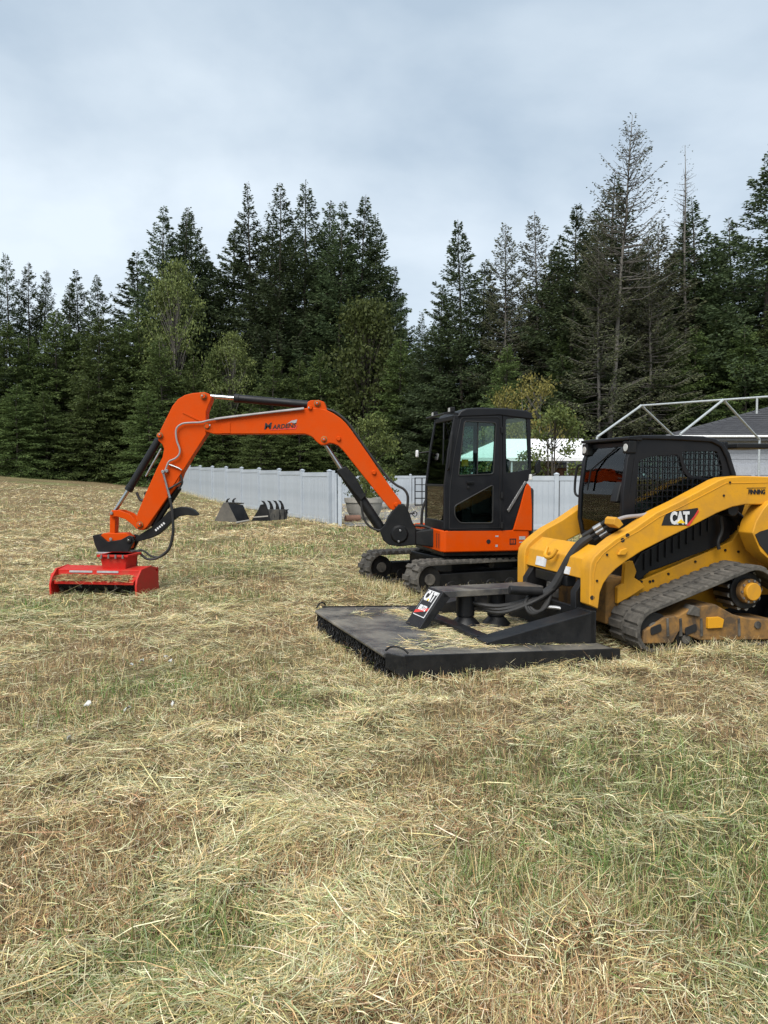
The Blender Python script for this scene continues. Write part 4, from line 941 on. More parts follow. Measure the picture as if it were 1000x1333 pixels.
# arm decals
def adecal(px, name, mat, dt):
    m_ = MB(); m_.prism([TL.pt(*(lambda q_: (q_[0], T_ARM-dt, q_[1]))(tl(a, b_, T_ARM))) for a, b_ in px], TL.b*.002); return m_.build(name, mat, LD)
adecal([(861, 684), (865, 672), (870, 667), (908, 661), (909, 663), (896, 684)], 'brand_panel', M['ink'], .003)
adecal([(904, 671), (908.5, 663), (909.5, 666), (897, 684.3), (893, 684.3)], 'brand_stripe', M['redmark'], .006)
def tpt(px, py): q_ = tl(px, py, T_ARM); return TL.pt(q_[0], T_ARM-.004, q_[1])
lettering('brand_lettering', 'CAT', .15, tpt(884.5, 675.0), TL.a, (0, 0, 1), M['white'], LD, 0, .66, .003, .008)
adecal([(880.5, 681), (886, 675.5), (891.5, 681)], 'brand_triangle', M['yelmark'], .009)
lettering('dealer_lettering', 'FINNING', .062, tpt(985, 640.5), TL.a, (0, 0, 1), M['ink'], LD, 0, .75, .002, .002)
adecal([(972, 635), (997, 634.6), (997, 635.3), (972, 635.7)], 'dealer_line', M['ink'], .003)

# ------------------------------------------------------------------ black brush cutter on the front of the loader
DZ_F, DZ_R = .225, .125
A0 = onZ(502, 850, DZ_F)
BC = Frame((A0.x, A0.y), math.radians(20))
BR = empty('brush_cutter', BC.pt(1.0, 1.0, 0), 'flat black rotary brush cutter deck coupled to the yellow loader', 'brush cutter')
LEN, WID = 2.0, 2.06
def dz(s): return DZ_F+(DZ_R-DZ_F)*s/LEN
def bq(s, t, up=0.0): return BC.pt(s, t, dz(s)+up)
plan = [(0.0, .0), (.12, -.16), (LEN+.05, -.16), (LEN+.05, WID+.16), (.12, WID+.16), (0.0, WID)]
mb = MB(); mb.prism([bq(s, t, -.012) for s, t in plan], (0, 0, .012)); mb.build('deck_plate', M['deck'], BR, bevel=.003)
# rolled front tube and side skirts
mb = MB(); mb.cyl(bq(-.005, -.0, -.02), bq(-.005, WID, -.02), .018, n=14); mb.build('front_tube', M['deck'], BR, bevel=.004)
for t in (-.165, WID+.145):
    mb = MB(); mb.hexa([bq(.10, t, -.175), bq(LEN+.07, t, -.15), bq(LEN+.07, t+.02, -.15), bq(.10, t+.02, -.175), bq(.10, t, .012), bq(LEN+.07, t, .012), bq(LEN+.07, t+.02, .012), bq(.10, t+.02, .012)]); mb.build('side_skirt', M['frame_black'], BR, bevel=.004)
for (s0, t0, s1, t1) in ((.0, .0, .10, -.15), (.0, WID, .10, WID+.15)):
    mb = MB(); mb.hexa([bq(s0, t0, -.12), bq(s1, t1, -.17), bq(s1+.02, t1+.01, -.17), bq(s0+.02, t0+.01, -.12), bq(s0, t0, -.0), bq(s1, t1, .0), bq(s1+.02, t1+.01, .0), bq(s0+.02, t0+.01, .0)]); mb.build('corner_skirt', M['frame_black'], BR, bevel=.004)
    mb = MB(); c_ = bq((s0+s1)/2+.02, (t0+t1)/2, .012); e0, e1 = bq(s0+.0, t0, .02), bq(s1+.04, t1+.02, .02); mb.tube(smooth_path([e0, e0*.6+c_*.4+Vector((0, 0, .035)), c_+Vector((0, 0, .05)), e1*.6+c_*.4+Vector((0, 0, .03)), e1], 4), .008, 8); mb.build('chain_shackle', M['black'], BR)
mb = MB(); mb.box(bq(LEN+.05, WID/2, -.07), .02, WID+.3, .14, BC.a, BC.b); mb.build('rear_skirt', M['frame_black'], BR)
# chain curtain: every strand of chain hangs alone
cm = MB()
for k in range(5):
    ang = k % 2
    c_ = Vector((0, 0, -.02-.034*k)); X = Vector((1, 0, 0)) if ang else Vector((0, 1, 0))
    cm.tube([c_+X*(.012*math.cos(a))+Vector((0, 0, .022*math.sin(a))) for a in np.linspace(0, 2*math.pi, 9)], .0045, 5)
co = None
for row in range(2):
    for k in range(58):
        P0 = bq(.015+.03*row, .02+(WID-.04)*(k+.5*row)/57.5, -.02)-origin_of(BR)
        if co is None: co = cm.build('chain_strand', M['frame_black'], None)
        else:
            co = co.copy(); col.objects.link(co)
        co.parent = BR; co.matrix_local = Matrix.Translation(P0) @ Matrix.Rotation(random.uniform(-.25, .25), 4, BC.b) @ Matrix.Rotation(random.uniform(-.2, .2), 4, BC.a) @ Matrix.Rotation(random.uniform(0, 3), 4, 'Z')
# wedge side frames
def bsz(px, py, t): return BC.sz(px, py, t)
TN = .12
wf = bsz(634, 841, TN); wr = bsz(777, 795, TN)

sF = wf[0]; sR = wr[0]; hR = wr[1]
for t in (TN, WID-TN-.22):
    mb = MB()
    mb.hexa([bq(sF, t, 0.001), bq(sR, t, 0.001), bq(sR, t+.22, 0.001), bq(sF, t+.22, 0.001), bq(sF, t, .035), BC.pt(sR, t, hR), BC.pt(sR, t+.22, hR), bq(sF, t+.22, .035)])
    mb.build('push_frame_side', M['frame_black'], BR, bevel=.01)
mb = MB(); mb.hexa([bq(sF-.0, TN+.22, .001), bq(sF+.16, TN+.22, .001), bq(sF+.16, WID-TN-.22, .001), bq(sF, WID-TN-.22, .001), bq(sF+.01, TN+.22, .05), bq(sF+.15, TN+.22, .05), bq(sF+.15, WID-TN-.22, .05), bq(sF+.01, WID-TN-.22, .05)]); mb.build('push_frame_front', M['frame_black'], BR, bevel=.008)
mb = MB(); mb.box(BC.pt(sR-.04, WID/2, (hR+dz(sR))/2), .05, WID-2*TN, hR-dz(sR), BC.a, BC.b); mb.build('mount_plate', M['frame_black'], BR, bevel=.006)
# centre motor bridge
TM = WID*.52
m0 = bsz(545, 808, TM-.16); m1 = bsz(577, 770, TM-.16); m2 = bsz(690, 772, TM-.16)

hb = m1[1]; w_ = .17
mb = MB(); mb.hexa([bq(m0[0], TM-w_, .002), bq(m0[0]+.07, TM-w_, .002), bq(m0[0]+.07, TM+w_, .002), bq(m0[0], TM+w_, .002), BC.pt(m1[0], TM-w_, hb), BC.pt(m1[0]+.07, TM-w_, hb-.06), BC.pt(m1[0]+.07, TM+w_, hb-.06), BC.pt(m1[0], TM+w_, hb)]); leg = mb.build('bridge_leg', M['frame_black'], BR, bevel=.004)
mb = MB(); mb.hexa([BC.pt(m1[0], TM-w_, hb-.06), BC.pt(sR-.06, TM-w_, hb-.06), BC.pt(sR-.06, TM+w_, hb-.06), BC.pt(m1[0], TM+w_, hb-.06), BC.pt(m1[0]+.0, TM-w_, hb), BC.pt(sR-.06, TM-w_, hb), BC.pt(sR-.06, TM+w_, hb), BC.pt(m1[0]+.0, TM+w_, hb)]); mb.build('bridge_beam', M['deck'], BR, bevel=.006)
d_ = (BC.pt(m1[0], 0, hb)-BC.pt(m0[0], 0, dz(m0[0]))); ln = d_.length; d_.normalize(); nn = BC.b.cross(d_).normalized()
if nn.z < 0: nn = -nn
cc = (BC.pt(m1[0], TM, hb)+bq(m0[0], TM, .002))/2+nn*.004
m_ = MB(); m_.box(cc+d_*ln*.10, .26, ln*.66, .004, BC.b, d_, nn); m_.build('decal_border', M['white'], leg)
m_ = MB(); m_.box(cc+d_*ln*.10+nn*.003, .24, ln*.62, .004, BC.b, d_, nn); m_.build('decal_panel', M['ink'], leg)
ux = -BC.b
lettering('brand_lettering', 'CAT', .135, cc+d_*ln*.27+nn*.006, ux, d_, M['white'], leg, 0, .85, .002, .006)
lettering('model_lettering', 'BR372', .07, cc-d_*ln*.03+nn*.006, ux, d_, M['white'], leg, 0, .9, .002, .003)
m_ = MB(); m_.prism([cc+nn*.0055+ux*a+d_*ln*b_ for a, b_ in ((-.045, .17), (.045, .17), (0, .25))], nn*.002); m_.build('brand_triangle', M['yelmark'], leg)
m_ = MB(); m_.prism([cc+nn*.0055+ux*a+d_*ln*b_ for a, b_ in ((-.12, -.20), (.12, -.06), (.12, .02), (-.12, -.12))], nn*.002); m_.build('brand_stripe', M['redmark'], leg)
for px in (600, 640):
    s_, z_ = bsz(px+6, 785, TM); c_ = BC.pt(s_, TM, 0); b0 = dz(s_)
    m_ = MB(); m_.tube([c_+Vector((0, 0, b0)), c_+Vector((0, 0, b0+.02)), c_+Vector((0, 0, b0+.09)), c_+Vector((0, 0, b0+.10)), c_+Vector((0, 0, hb-.06))], [.15, .14, .075, .088, .088], 18); m_.build('hydraulic_motor', M['frame_black'], BR, ang=40)
m_ = MB(); q0 = bsz(663, 768, TM-.3); q1 = bsz(705, 770, TM-.35); m_.cyl(BC.pt(q0[0], TM-.3, q0[1]), BC.pt(q1[0], TM-.35, q1[1]), .042, n=16); m_.build('relief_valve', M['frame_black'], BR, bevel=.008)
for k in range(3):
    m_ = MB(); m_.tube(smooth_path([BC.pt(m1[0]+.35, TM-.05+.05*k, hb-.14), BC.pt(m1[0]+.55, TM-.22, hb-.16-.03*k), BC.pt(m1[0]+.85, TM-.28-.05*k, hb-.1), BC.pt(sR+.05, TM-.3, hb+.04)]), .022, 8); m_.build('motor_hose', M['rubber_clean'], BR)
# clippings left on the deck
cnt = 13000; s = rng.uniform(.1, 1.9, cnt); t = rng.uniform(.05, WID-.1, cnt)
kp = (fbm(s*2.2, t*1.6, 77, 3) > .53) | ((s > sF-.22) & (s < sF+.02) & (rng.random(cnt) < .8)) | ((s > sF+.2) & (rng.random(cnt) < .25)); kp &= rng.random(cnt) < np.where(s < sF-.25, .30, .9)
s, t = s[kp], t[kp]; cnt = len(s)
P = np.array([tuple(bq(a, b_, .004)) for a, b_ in zip(s, t)]); P[:, 2] += rng.uniform(0, .014, cnt)
o = strand_mesh('deck_clippings', P, rng.uniform(0, 6.28, cnt), rng.normal(.02, .06, cnt), rng.gamma(3, .03, cnt)+.02, rng.uniform(.002, .004, cnt), rng.normal(-.04, .1, cnt), pick(dict(straw=1.5, pale=1, olive=.5, sage=.4), cnt), M['hay'])
tag(o, 'loose hay clippings lying on the brush cutter deck', 'hay', kind='stuff')
P = []
for k in range(2400):
    s = random.uniform(muL+.04, mp(172, 750)[0]); tt = random.uniform(-.10, .05); P.append(tuple(MF.pt(s, tt, .165+(tt+.10)*.483+.007)))
P = np.array(P); cnt = len(P)
o = strand_mesh('hood_clippings', P, rng.uniform(0, 6.28, cnt), rng.normal(.02, .1, cnt), rng.gamma(3, .02, cnt)+.02, rng.uniform(.003, .006, cnt), rng.normal(0, .1, cnt), pick(dict(straw=1.2, brown=1, olive=.8, sage=.4), cnt), M['hay'])
tag(o, 'straw clippings caught on the front hood of the red mulcher', 'hay', kind='stuff')
fringe('grass_fringe', 'taller dry grass along the brush cutter skirt', [BC.pt(-.1, 2.2, 0), BC.pt(-.12, 0, 0), BC.pt(.1, -.24, 0), BC.pt(2.1, -.24, 0)], .05, 1500, .04, .12)
fringe('grass_fringe', 'taller dry grass along the loader track', [TL.pt(-.1, -.08, 0), TL.pt(2.2, -.08, 0)], .07, 1800, .06, .17)
fringe('grass_fringe', 'taller dry grass along the excavator tracks', [UC.pt(-.25, 1.9, 0), UC.pt(-.3, .2, 0), UC.pt(-.1, -.08, 0), UC.pt(1.2, -.1, 0)], .09, 2600, .06, .2)
fringe('grass_fringe', 'taller dry grass under the red mulcher', [MF.pt(muL-.1, -.15, 0), MF.pt(muR+.05, -.15, 0), MF.pt(muR+.08, .6, 0)], .05, 500, .03, .07)
# ------------------------------------------------------------------ white vinyl fences
def vinyl():
    m, nt, b = nodes_of('white_vinyl'); n = noise(nt, 1.6, 6, .6); r = ramp(nt, n.outputs['Fac'], [(.3, (.33, .37, .415)), (.7, (.45, .49, .535))])
    oi = N(nt, 'ShaderNodeObjectInfo'); r2 = ramp(nt, oi.outputs['Random'], [(0, (.93,)*3), (1, (1,)*3)])
    mu = N(nt, 'ShaderNodeMix', data_type='RGBA', blend_type='MULTIPLY'); mu.inputs['Factor'].default_value = 1; nt.links.new(r.outputs[0], mu.inputs['A']); nt.links.new(r2.outputs[0], mu.inputs['B'])
    nt.links.new(mu.outputs['Result'], b.inputs['Base Color']); b.inputs['Roughness'].default_value = .45; return m
M['vinyl'] = vinyl()
def unit_box(sx, sy, sz, name, mat, bevel=0.0):
    mb = MB(); mb.box((0, 0, sz/2), sx, sy, sz); o = mb.build(name, mat, None, bevel=bevel); return o
def place(src, first, parent, loc, ang):
    o = src
    if not first:
        o = src.copy(); col.objects.link(o)
    o.parent = parent; o.matrix_local = Matrix.Translation(Vector(loc)-origin_of(parent)) @ Matrix.Rotation(ang, 4, 'Z'); return o
def vinyl_fence(p0, dirv, panels, plen, H, label, zfun, boards=True, last_post=True):
    d = Vector((dirv[0], dirv[1], 0)).normalized(); ang = math.atan2(d.y, d.x); p0 = Vector((p0[0], p0[1], 0))
    root = empty('vinyl_fence', (p0.x, p0.y, zfun(0)), label, 'fence')
    post = unit_box(.127, .127, H+.10, 'fence_post', M['vinyl'], .006); cap = MB(); cap.loft([[Vector(q_) for q_ in r] for r in ([(-.075, -.075, 0), (.075, -.075, 0), (.075, .075, 0), (-.075, .075, 0)], [(-.075, -.075, .02), (.075, -.075, .02), (.075, .075, .02), (-.075, .075, .02)], [(-.012, -.012, .06), (.012, -.012, .06), (.012, .012, .06), (-.012, .012, .06)])]); cap = cap.build('post_cap', M['vinyl'], None, smooth=False)
    gap_shade = unit_box(.03, .03, H-.04, 'post_gap_shade', M['trim'])  # dark-coloured strip standing in for the shade between post and panel
    rail = unit_box(plen-.127, .05, .14, 'rail', M['vinyl'], .004)
    nb = 14; bw = (plen-.127)/nb; plen0 = plen; board = unit_box(bw-.012, .024, H-.02, 'board', M['vinyl'])
    tongue = unit_box(plen-.13, .012, H-.05, 'backing_panel', M['vinyl'])
    f = dict(p=True, r=True, b=True, t=True)
    for k in range(panels+1):
        z = zfun(k*plen); q_ = p0+d*(k*plen)
        if k < panels or last_post:
            po = place(post, f['p'], root, (q_.x, q_.y, z-.05), ang); c_ = place(cap, f['p'], po, (0, 0, 0), 0); c_.matrix_local = Matrix.Translation((0, 0, H+.10)); f['p'] = False
        if k == panels: break
        zm = zfun((k+.5)*plen); mdl = p0+d*((k+.5)*plen)
        g_ = q_+d*.082; place(gap_shade, k == 0, root, (g_.x, g_.y, zm+.02), ang)
        for zr in (.04, H-.13):
            place(rail, f['r'], root, (mdl.x, mdl.y, zm+zr), ang); f['r'] = False
        place(tongue, f['t'], root, (mdl.x, mdl.y, zm+.03), ang); f['t'] = False
        for j in range(nb):
            bp_ = p0+d*(k*plen+.0635+bw*(j+.5)); place(board, f['b'], root, (bp_.x, bp_.y, zm+.02), ang); f['b'] = False
    return root
fringe('weeds', 'weeds and grass growing along the foot of the long fence', [(-1.9, 25.2), (-12.3, 45.0)], .12, 2600, .1, .35)
FH = 1.72
zf = lambda u: .022*max(0, u-1)
vinyl_fence((-1.81, 25.5), (-.4626, .887), 9, 2.44, FH, 'long white vinyl panel fence running back past the two buckets', zf)
vinyl_fence((-3.4, 43.0), (1, .02), 4, 2.44, 1.62, 'distant white vinyl fence behind the concrete planter', lambda u: 0.0)
vinyl_fence((2.6, 22.6), (.99, -.06), 3, 2.44, 1.60, 'white vinyl fence between the excavator and the loader cab', lambda u: 0.0)
# half-open gate leaf at the end of the long fence
GL = empty('fence_gate', (-1.66, 25.3, 0), 'narrow half open white gate leaf at the near end of the long fence', 'gate')
for nm, c_, sx, sy, sz in (('gate_post', Vector((-1.40, 24.4, .9)), .12, .12, 1.8), ('gate_panel', Vector((-1.53, 24.85, .9)), .05, .85, 1.6), ('gate_post', Vector((-1.66, 25.3, .9)), .10, .10, 1.78)):
    mb = MB(); mb.box(c_, sx, sy, sz); mb.build(nm, M['vinyl'], GL, bevel=.006)
mb = MB(); mb.box((-1.465, 24.5, 1.1), .03, .06, .1); mb.build('latch', M['black'], GL, bevel=.004)

# ------------------------------------------------------------------ driveway, planter, cage, buckets
M['asphalt'] = paint('grey_gravel_drive', (.17, .17, .18), .9, (.28, .26, .22), .5, 3)
mb = MB(); n_ = 16
for i in range(n_):
    y0, y1 = 24.2+i*1.15, 24.2+(i+1)*1.15
    xl = lambda y: -1.15-(y-24)*.11; xr = lambda y: 2.2+(y-24)*.02
    mb.add([(xl(y0), y0, hz(xl(y0), y0)+.03), (xr(y0), y0, hz(xr(y0), y0)+.05), (xr(y1), y1, hz(xr(y1), y1)+.05), (xl(y1), y1, hz(xl(y1), y1)+.03)], [(0, 1, 2, 3)])
o = mb.build('driveway', M['asphalt'], None); tag(o, 'grey driveway behind the boom', kind='structure')
pc = onY(474, 668, 27.5); PL = empty('concrete_planter', (pc.x, pc.y, 0), 'large round concrete planter standing behind the excavator boom', 'planter')
zt_ = onY(474, 648, 27.5).z
mb = MB(); prof = [(.38, .12), (.50, .16), (.60, .35), (.66, zt_-.18), (.70, zt_-.16), (.71, zt_), (.63, zt_), (.60, zt_-.1), (.58, .3)]
mb.loft([[Vector((pc.x+math.cos(a)*r, pc.y+math.sin(a)*r, z)) for a in np.linspace(0, 2*math.pi, 32, endpoint=False)] for r, z in prof]); mb.build('bowl', M['concrete'], PL)
mb = MB(); mb.cyl((pc.x, pc.y, -.02), (pc.x, pc.y, .14), .36, .40, 24); mb.build('foot', M['concrete'], PL)
mb = MB(); mb.cyl((pc.x, pc.y, zt_-.14), (pc.x, pc.y, zt_-.08), .62, n=28); mb.build('soil', M['rubber'], PL)
rp = onY(459, 682, 26.3); o = None
mb = MB(); mb.cyl((rp.x-.25, rp.y, .14), (rp.x+.25, rp.y+.2, .14), .13, n=14); o = mb.build('rolled_tarp', M['wood'], None, bevel=.02); tag(o, 'dark red roll lying in front of the concrete planter', 'roll')
# wire cage tote
cg0 = onY(541, 640, 40); CG = empty('wire_cage', (cg0.x+.5, 40.5, 0), 'black wire grid cage beside the excavator windscreen', 'cage')
mb = MB()
for k in range(4):
    x_ = cg0.x+.36*k
    for y_ in (40, 41.1): mb.box((x_, y_, .78), .03, .03, 1.5)
for k in range(5):
    z_ = .08+.36*k
    for y_ in (40, 41.1): mb.box((cg0.x+.54, y_, z_), 1.1, .028, .028)
    for x_ in (cg0.x, cg0.x+1.08): mb.box((x_, 40.55, z_), .028, 1.1, .028)
mb.build('wire_grid', M['black'], CG, smooth=False)
# two digging buckets
def bucket(px0, px1, pyb, Y, name, label, mat, teeth, lugs, lp):
    A = onY(px0, pyb, Y); B_ = onY(px1, pyb, Y); w = (B_.x-A.x); zg = hz(A.x, Y)
    R = empty(name, (A.x+w/2, Y+.3, zg), label, 'bucket')
    return R, A, B_, w, zg
BY2 = 23.6
A = onY(279, 678, BY2); zg = hz(A.x, BY2)-.02
R1 = empty('digging_bucket', (A.x+.5, BY2+.3, zg), 'wide dusty grey bucket lying open side out by the long fence', 'bucket')
k_ = lambda px: onY(px, 660, BY2).x; kz = lambda py: onY(290, py, BY2).z
mb = MB(); mb.prism([(k_(279), BY2, kz(678)), (k_(290), BY2, kz(656)), (k_(297), BY2, kz(655)), (k_(309), BY2, kz(680))], (0, .03, 0)); mb.build('side_plate', M['dusty'], R1, bevel=.006)
mb = MB(); mb.prism([(k_(305), BY2+.02, kz(680)), (k_(322), BY2+.45, kz(678)), (k_(313), BY2+.45, kz(658)), (k_(298), BY2+.02, kz(655.5)), ], (-.03, .01, 0)); mb.build('bucket_floor', M['frame_black'], R1, bevel=.005)
mb = MB(); mb.prism([(k_(290), BY2+.02, kz(656)), (k_(297), BY2+.02, kz(655)), (k_(312), BY2+.75, kz(657)), (k_(304), BY2+.75, kz(658))], (0, 0, .035)); mb.build('back_plate', M['deck'], R1, bevel=.004)
mb = MB(); mb.prism([(k_(279), BY2+.02, kz(678)), (k_(290), BY2+.02, kz(656)), (k_(304), BY2+.75, kz(657)), (k_(295), BY2+.75, kz(677))], (.02, 0, .0)); mb.build('bucket_shell', M['deck'], R1, bevel=.004)
mb = MB(); mb.cyl((k_(308), BY2-.01, kz(680.3)), (k_(321), BY2+.42, kz(678.5)), .03, n=8); mb.build('cutting_edge', M['concrete'], R1)
def hook(cx, y, z, s, root, nm='hook_lug', mirror=1):
    m_ = MB(); pr = [(-.06, 0), (-.055, .10), (.0, .17), (.075, .185), (.05, .145), (.01, .12), (.02, .04), (.05, 0)]
    m_.prism([(cx+a*s*mirror, y, z+b_*s) for a, b_ in pr], (0, .05, 0)); m_.build(nm, M['black'], root, bevel=.004)
hook(k_(295.5), BY2+.1, kz(656.5), 1.0, R1); hook(k_(301.5), BY2+.35, kz(656.5), 1.0, R1)
A = onY(327, 678, BY2)
R2 = empty('toothed_bucket', (A.x+.5, BY2+.3, zg), 'black ripper bucket with tall curved teeth by the long fence', 'bucket')
mb = MB(); mb.prism([(k_(327), BY2, kz(678)), (k_(336), BY2, kz(664)), (k_(339), BY2, kz(657)), (k_(345), BY2, kz(656)), (k_(349), BY2, kz(663)), (k_(352), BY2, kz(678))], (0, .04, 0)); mb.build('side_plate', M['black'], R2, bevel=.006)
mb = MB(); mb.prism([(k_(330), BY2-.01, kz(672.5)), (k_(349), BY2-.01, kz(671)), (k_(349), BY2-.01, kz(672.6)), (k_(330), BY2-.01, kz(674))], (0, .01, 0)); mb.build('wear_bar', M['concrete'], R2)
for i, px in enumerate((343.5, 350.5, 357.5, 363.5)):
    yb = BY2+.05+.12*i
    m_ = MB(); X0 = k_(px); Z0 = kz(677.5)
    pr = [(-.02, 0), (.13, .0), (.16, .12), (.12, .30), (.10, .42), (.07, .52), (.0, .64), (-.10, .66), (-.03, .58), (.0, .48), (-.02, .3), (-.06, .1)]
    m_.prism([(X0+a*.95, yb, Z0+b_*.92) for a, b_ in pr], (0, .09, 0)); m_.build('ripper_shank', M['black'], R2, bevel=.008)
mb = MB(); mb.prism([(k_(350), BY2+.04, kz(678)), (k_(371), BY2+.5, kz(677)), (k_(372), BY2+.5, kz(664)), (k_(349), BY2+.04, kz(663))], (0, .03, 0)); mb.build('bucket_shell', M['deck'], R2, bevel=.006)
hook(k_(371.5), BY2+.45, kz(669), .7, R2)

# ------------------------------------------------------------------ pipe canopy frame, tarpaulin shelter, shed and house on the right
CF = empty('canopy_frame', (8.8, 23.2, 0), 'bare white pipe frame of a canopy behind the loader', 'canopy frame')
rd = Vector((.64, -.77, 0)); pv = Vector((-.77, -.64, 0)); RA = onY(835, 528, 24.0)
def pipe(a, b_, nm='pipe', r=.03):
    m_ = MB(); m_.cyl(a, b_, r, n=10); return m_.build(nm, M['galv'], CF)
E = 1.05
apex = [RA+rd*(2.6*k)+Vector((0, 0, -.02*k)) for k in range(3)]
pipe(apex[0]-rd*.03, apex[2]+rd*.1, 'ridge_pipe')
for k, a in enumerate(apex):
    for sg in (1, -1):
        e_ = a+pv*(2.3*sg)+Vector((0, 0, -E)); pipe(a, e_, 'rafter_pipe', .034)
        pipe(e_, Vector((e_.x, e_.y, -.02)), 'leg_pipe', .034)
        m_ = MB(); m_.cyl(a+pv*(.18*sg)+Vector((0, 0, -.085)), a+pv*(.02*sg), .04, n=8); m_.build('pipe_joint', M['galv'], CF)
pipe(apex[1]+rd*.95, apex[1]+rd*.95+Vector((0, 0, -.45)), 'stub_pipe', .028)
# tarpaulin shelter
ST = empty('tarp_shelter', (5.2, 34, 0), 'white tarpaulin roof shelter seen beyond the fence', 'shelter')
xa, xb = onY(594, 600, 34).x, onY(775, 600, 34).x; ze = onY(600, 596, 34).z; zr = onY(645, 571, 36).z
mb = MB(); xm = onY(652, 571, 36).x
mb.hexa([Vector(q_) for q_ in [(xa, 34, ze), (xb, 34, ze), (xb, 34.02, ze-.03), (xa, 34.02, ze-.03), (xm, 36.2, zr), (xb, 36.2, zr), (xb, 36.22, zr-.03), (xm, 36.22, zr-.03)]]); mb.build('tarp_roof', M['tarp'], ST)
mb = MB(); mb.hexa([Vector(q_) for q_ in [(xa, 38.4, ze), (xb, 38.4, ze), (xb, 38.42, ze-.03), (xa, 38.42, ze-.03), (xm, 36.23, zr), (xb, 36.23, zr), (xb, 36.25, zr-.03), (xm, 36.25, zr-.03)]]); mb.build('tarp_roof', M['tarp'], ST)
mb = MB(); mb.prism([(xa, 34.0, ze-.14), (xb, 34, ze-.13), (xb, 34, ze-.02), (xa, 34, ze-.02)], (0, .03, 0)); mb.build('tarp_valance', M['tarp'], ST)
for x_ in (xa+.1, (xa+xb)/2-.6, onY(740, 600, 34).x, xb-.1):
    mb = MB(); mb.cyl((x_, 34.1, -.02), (x_, 34.1, ze), .045, n=8); mb.build('pole', M['galv'], ST)
SH = empty('wooden_shed', (8.6, 39, 0), 'low brown wooden shed under the tarpaulin roof', 'shed')
mb = MB(); xs0, xs1 = onY(722, 600, 37).x, onY(790, 600, 37).x; mb.box(((xs0+xs1)/2, 38.0, 1.0), xs1-xs0, 2.0, 2.0); mb.build('wall', M['wood'], SH)
nbd = 12; bd = unit_box((xs1-xs0)/nbd-.02, .03, 2.0, 'wall_board', M['wood'])
for j in range(nbd): place(bd, j == 0, SH, (xs0+(xs1-xs0)*(j+.5)/nbd, 36.98, 0), 0)
mb = MB(); mb.prism([(xs0-.2, 36.7, 2.0), (xs1+.2, 36.7, 2.0), (xs1+.2, 36.7, 2.12), (xs0-.2, 36.7, 2.12)], (0, 2.6, .25)); mb.build('roof', M['trim'], SH)
# house with dark shingled roof
def shingle():
    m, nt, b = nodes_of('dark_shingles'); t = N(nt, 'ShaderNodeTexCoord'); br = N(nt, 'ShaderNodeTexBrick'); br.inputs['Scale'].default_value = 2.2
    br.inputs['Color1'].default_value = (.035, .036, .042, 1); br.inputs['Color2'].default_value = (.055, .056, .062, 1); br.inputs['Mortar'].default_value = (.02, .02, .022, 1)
    nt.links.new(t.outputs['Object'], br.inputs['Vector']); nt.links.new(br.outputs['Color'], b.inputs['Base Color']); b.inputs['Roughness'].default_value = .9; return m
M['shingle'] = shingle()
HO = empty('house', (17, 33, 0), 'single storey house with dark shingled roof behind the loader', 'house')
x0 = onY(866, 565, 31).x; x1 = 24.0; ze = onY(866, 566, 31).z; zr = onY(1000, 534, 35.5).z+.25; xr = onY(1010, 534, 35.5).x
SK = 3.4      # the side wall runs back to the right
mb = MB(); mb.hexa([Vector(q_) for q_ in [(x0, 31, ze), (x1, 31, ze), (x1+SK, 40, ze), (x0+SK, 40, ze), (xr, 35.5, zr), (x1-1.5, 35.5, zr), (x1-1.4, 35.7, zr), (xr+.1, 35.7, zr)]]); rf = mb.build('roof', M['shingle'], HO)
E0, E1, E2 = Vector((x0, 31, ze)), Vector((x1, 31, ze)), Vector((xr, 35.5, zr))
for k in range(1, 16):                      # shingle courses
    f = k/16; A_ = E0.lerp(E2, f); B_ = E1.lerp(Vector((x1-1.5, 35.5, zr)), f); nrm_ = (B_-A_).cross(E2-E0).normalized(); nrm_ = nrm_ if nrm_.z > 0 else -nrm_
    dn = (E0-E2); dn = (dn-(B_-A_).normalized()*dn.dot((B_-A_).normalized())).normalized()
    m_ = MB(); m_.prism([A_+nrm_*.004, B_+nrm_*.004, B_+dn*.30+nrm_*.022, A_+dn*.30+nrm_*.022], nrm_*.008); m_.build('shingle_course', M['shingle'], rf, smooth=False)
mb = MB(); mb.box(((x0+x1)/2, 31.0, ze-.12), x1-x0, .04, .22); mb.build('fascia', M['trim'], HO)
mb = MB(); mb.prism([(x0, 31.03, ze-.23), (x0+SK, 40, ze-.23), (x0+SK, 40, ze-.01), (x0, 31.03, ze-.01)], (.04, 0, 0)); mb.build('fascia', M['trim'], HO)
wx0, wz = x0+.5, ze-.2
mb = MB(); mb.prism([(x0+.7, 31.5, 0), (x1-.5, 31.5, 0), (x1+SK-.5, 39.6, 0), (x0+SK+.6, 39.6, 0)], (0, 0, wz)); mb.build('wall', M['siding'], HO)
nb2 = 12; lap = unit_box(x1-1.2-x0, .03, wz/nb2-.02, 'siding_board', M['siding'])
for j in range(nb2): place(lap, j == 0, HO, ((x0+.7+x1-.5)/2, 31.49, wz*j/nb2), 0)
gx0 = onY(955, 600, 31.4).x
mb = MB(); mb.box((gx0+1.6, 31.46, 1.05), 3.2, .04, 2.1); gd = mb.build('garage_door', M['siding'], HO, bevel=.01)
for j in range(4):
    for i in range(4):
        mb = MB(); mb.box((gx0+.45+.77*i, 31.43, .27+.52*j), .62, .02, .38); mb.build('door_panel', M['siding'], gd, bevel=.008)
dp = onY(907, 600, 30.9).x; mb = MB(); mb.tube([(dp, 30.95, ze-.1), (dp, 31.3, ze-.35), (dp, 31.42, ze-.5), (dp, 31.42, .1)], .045, 10); mb.build('downpipe', M['tarp'], HO)
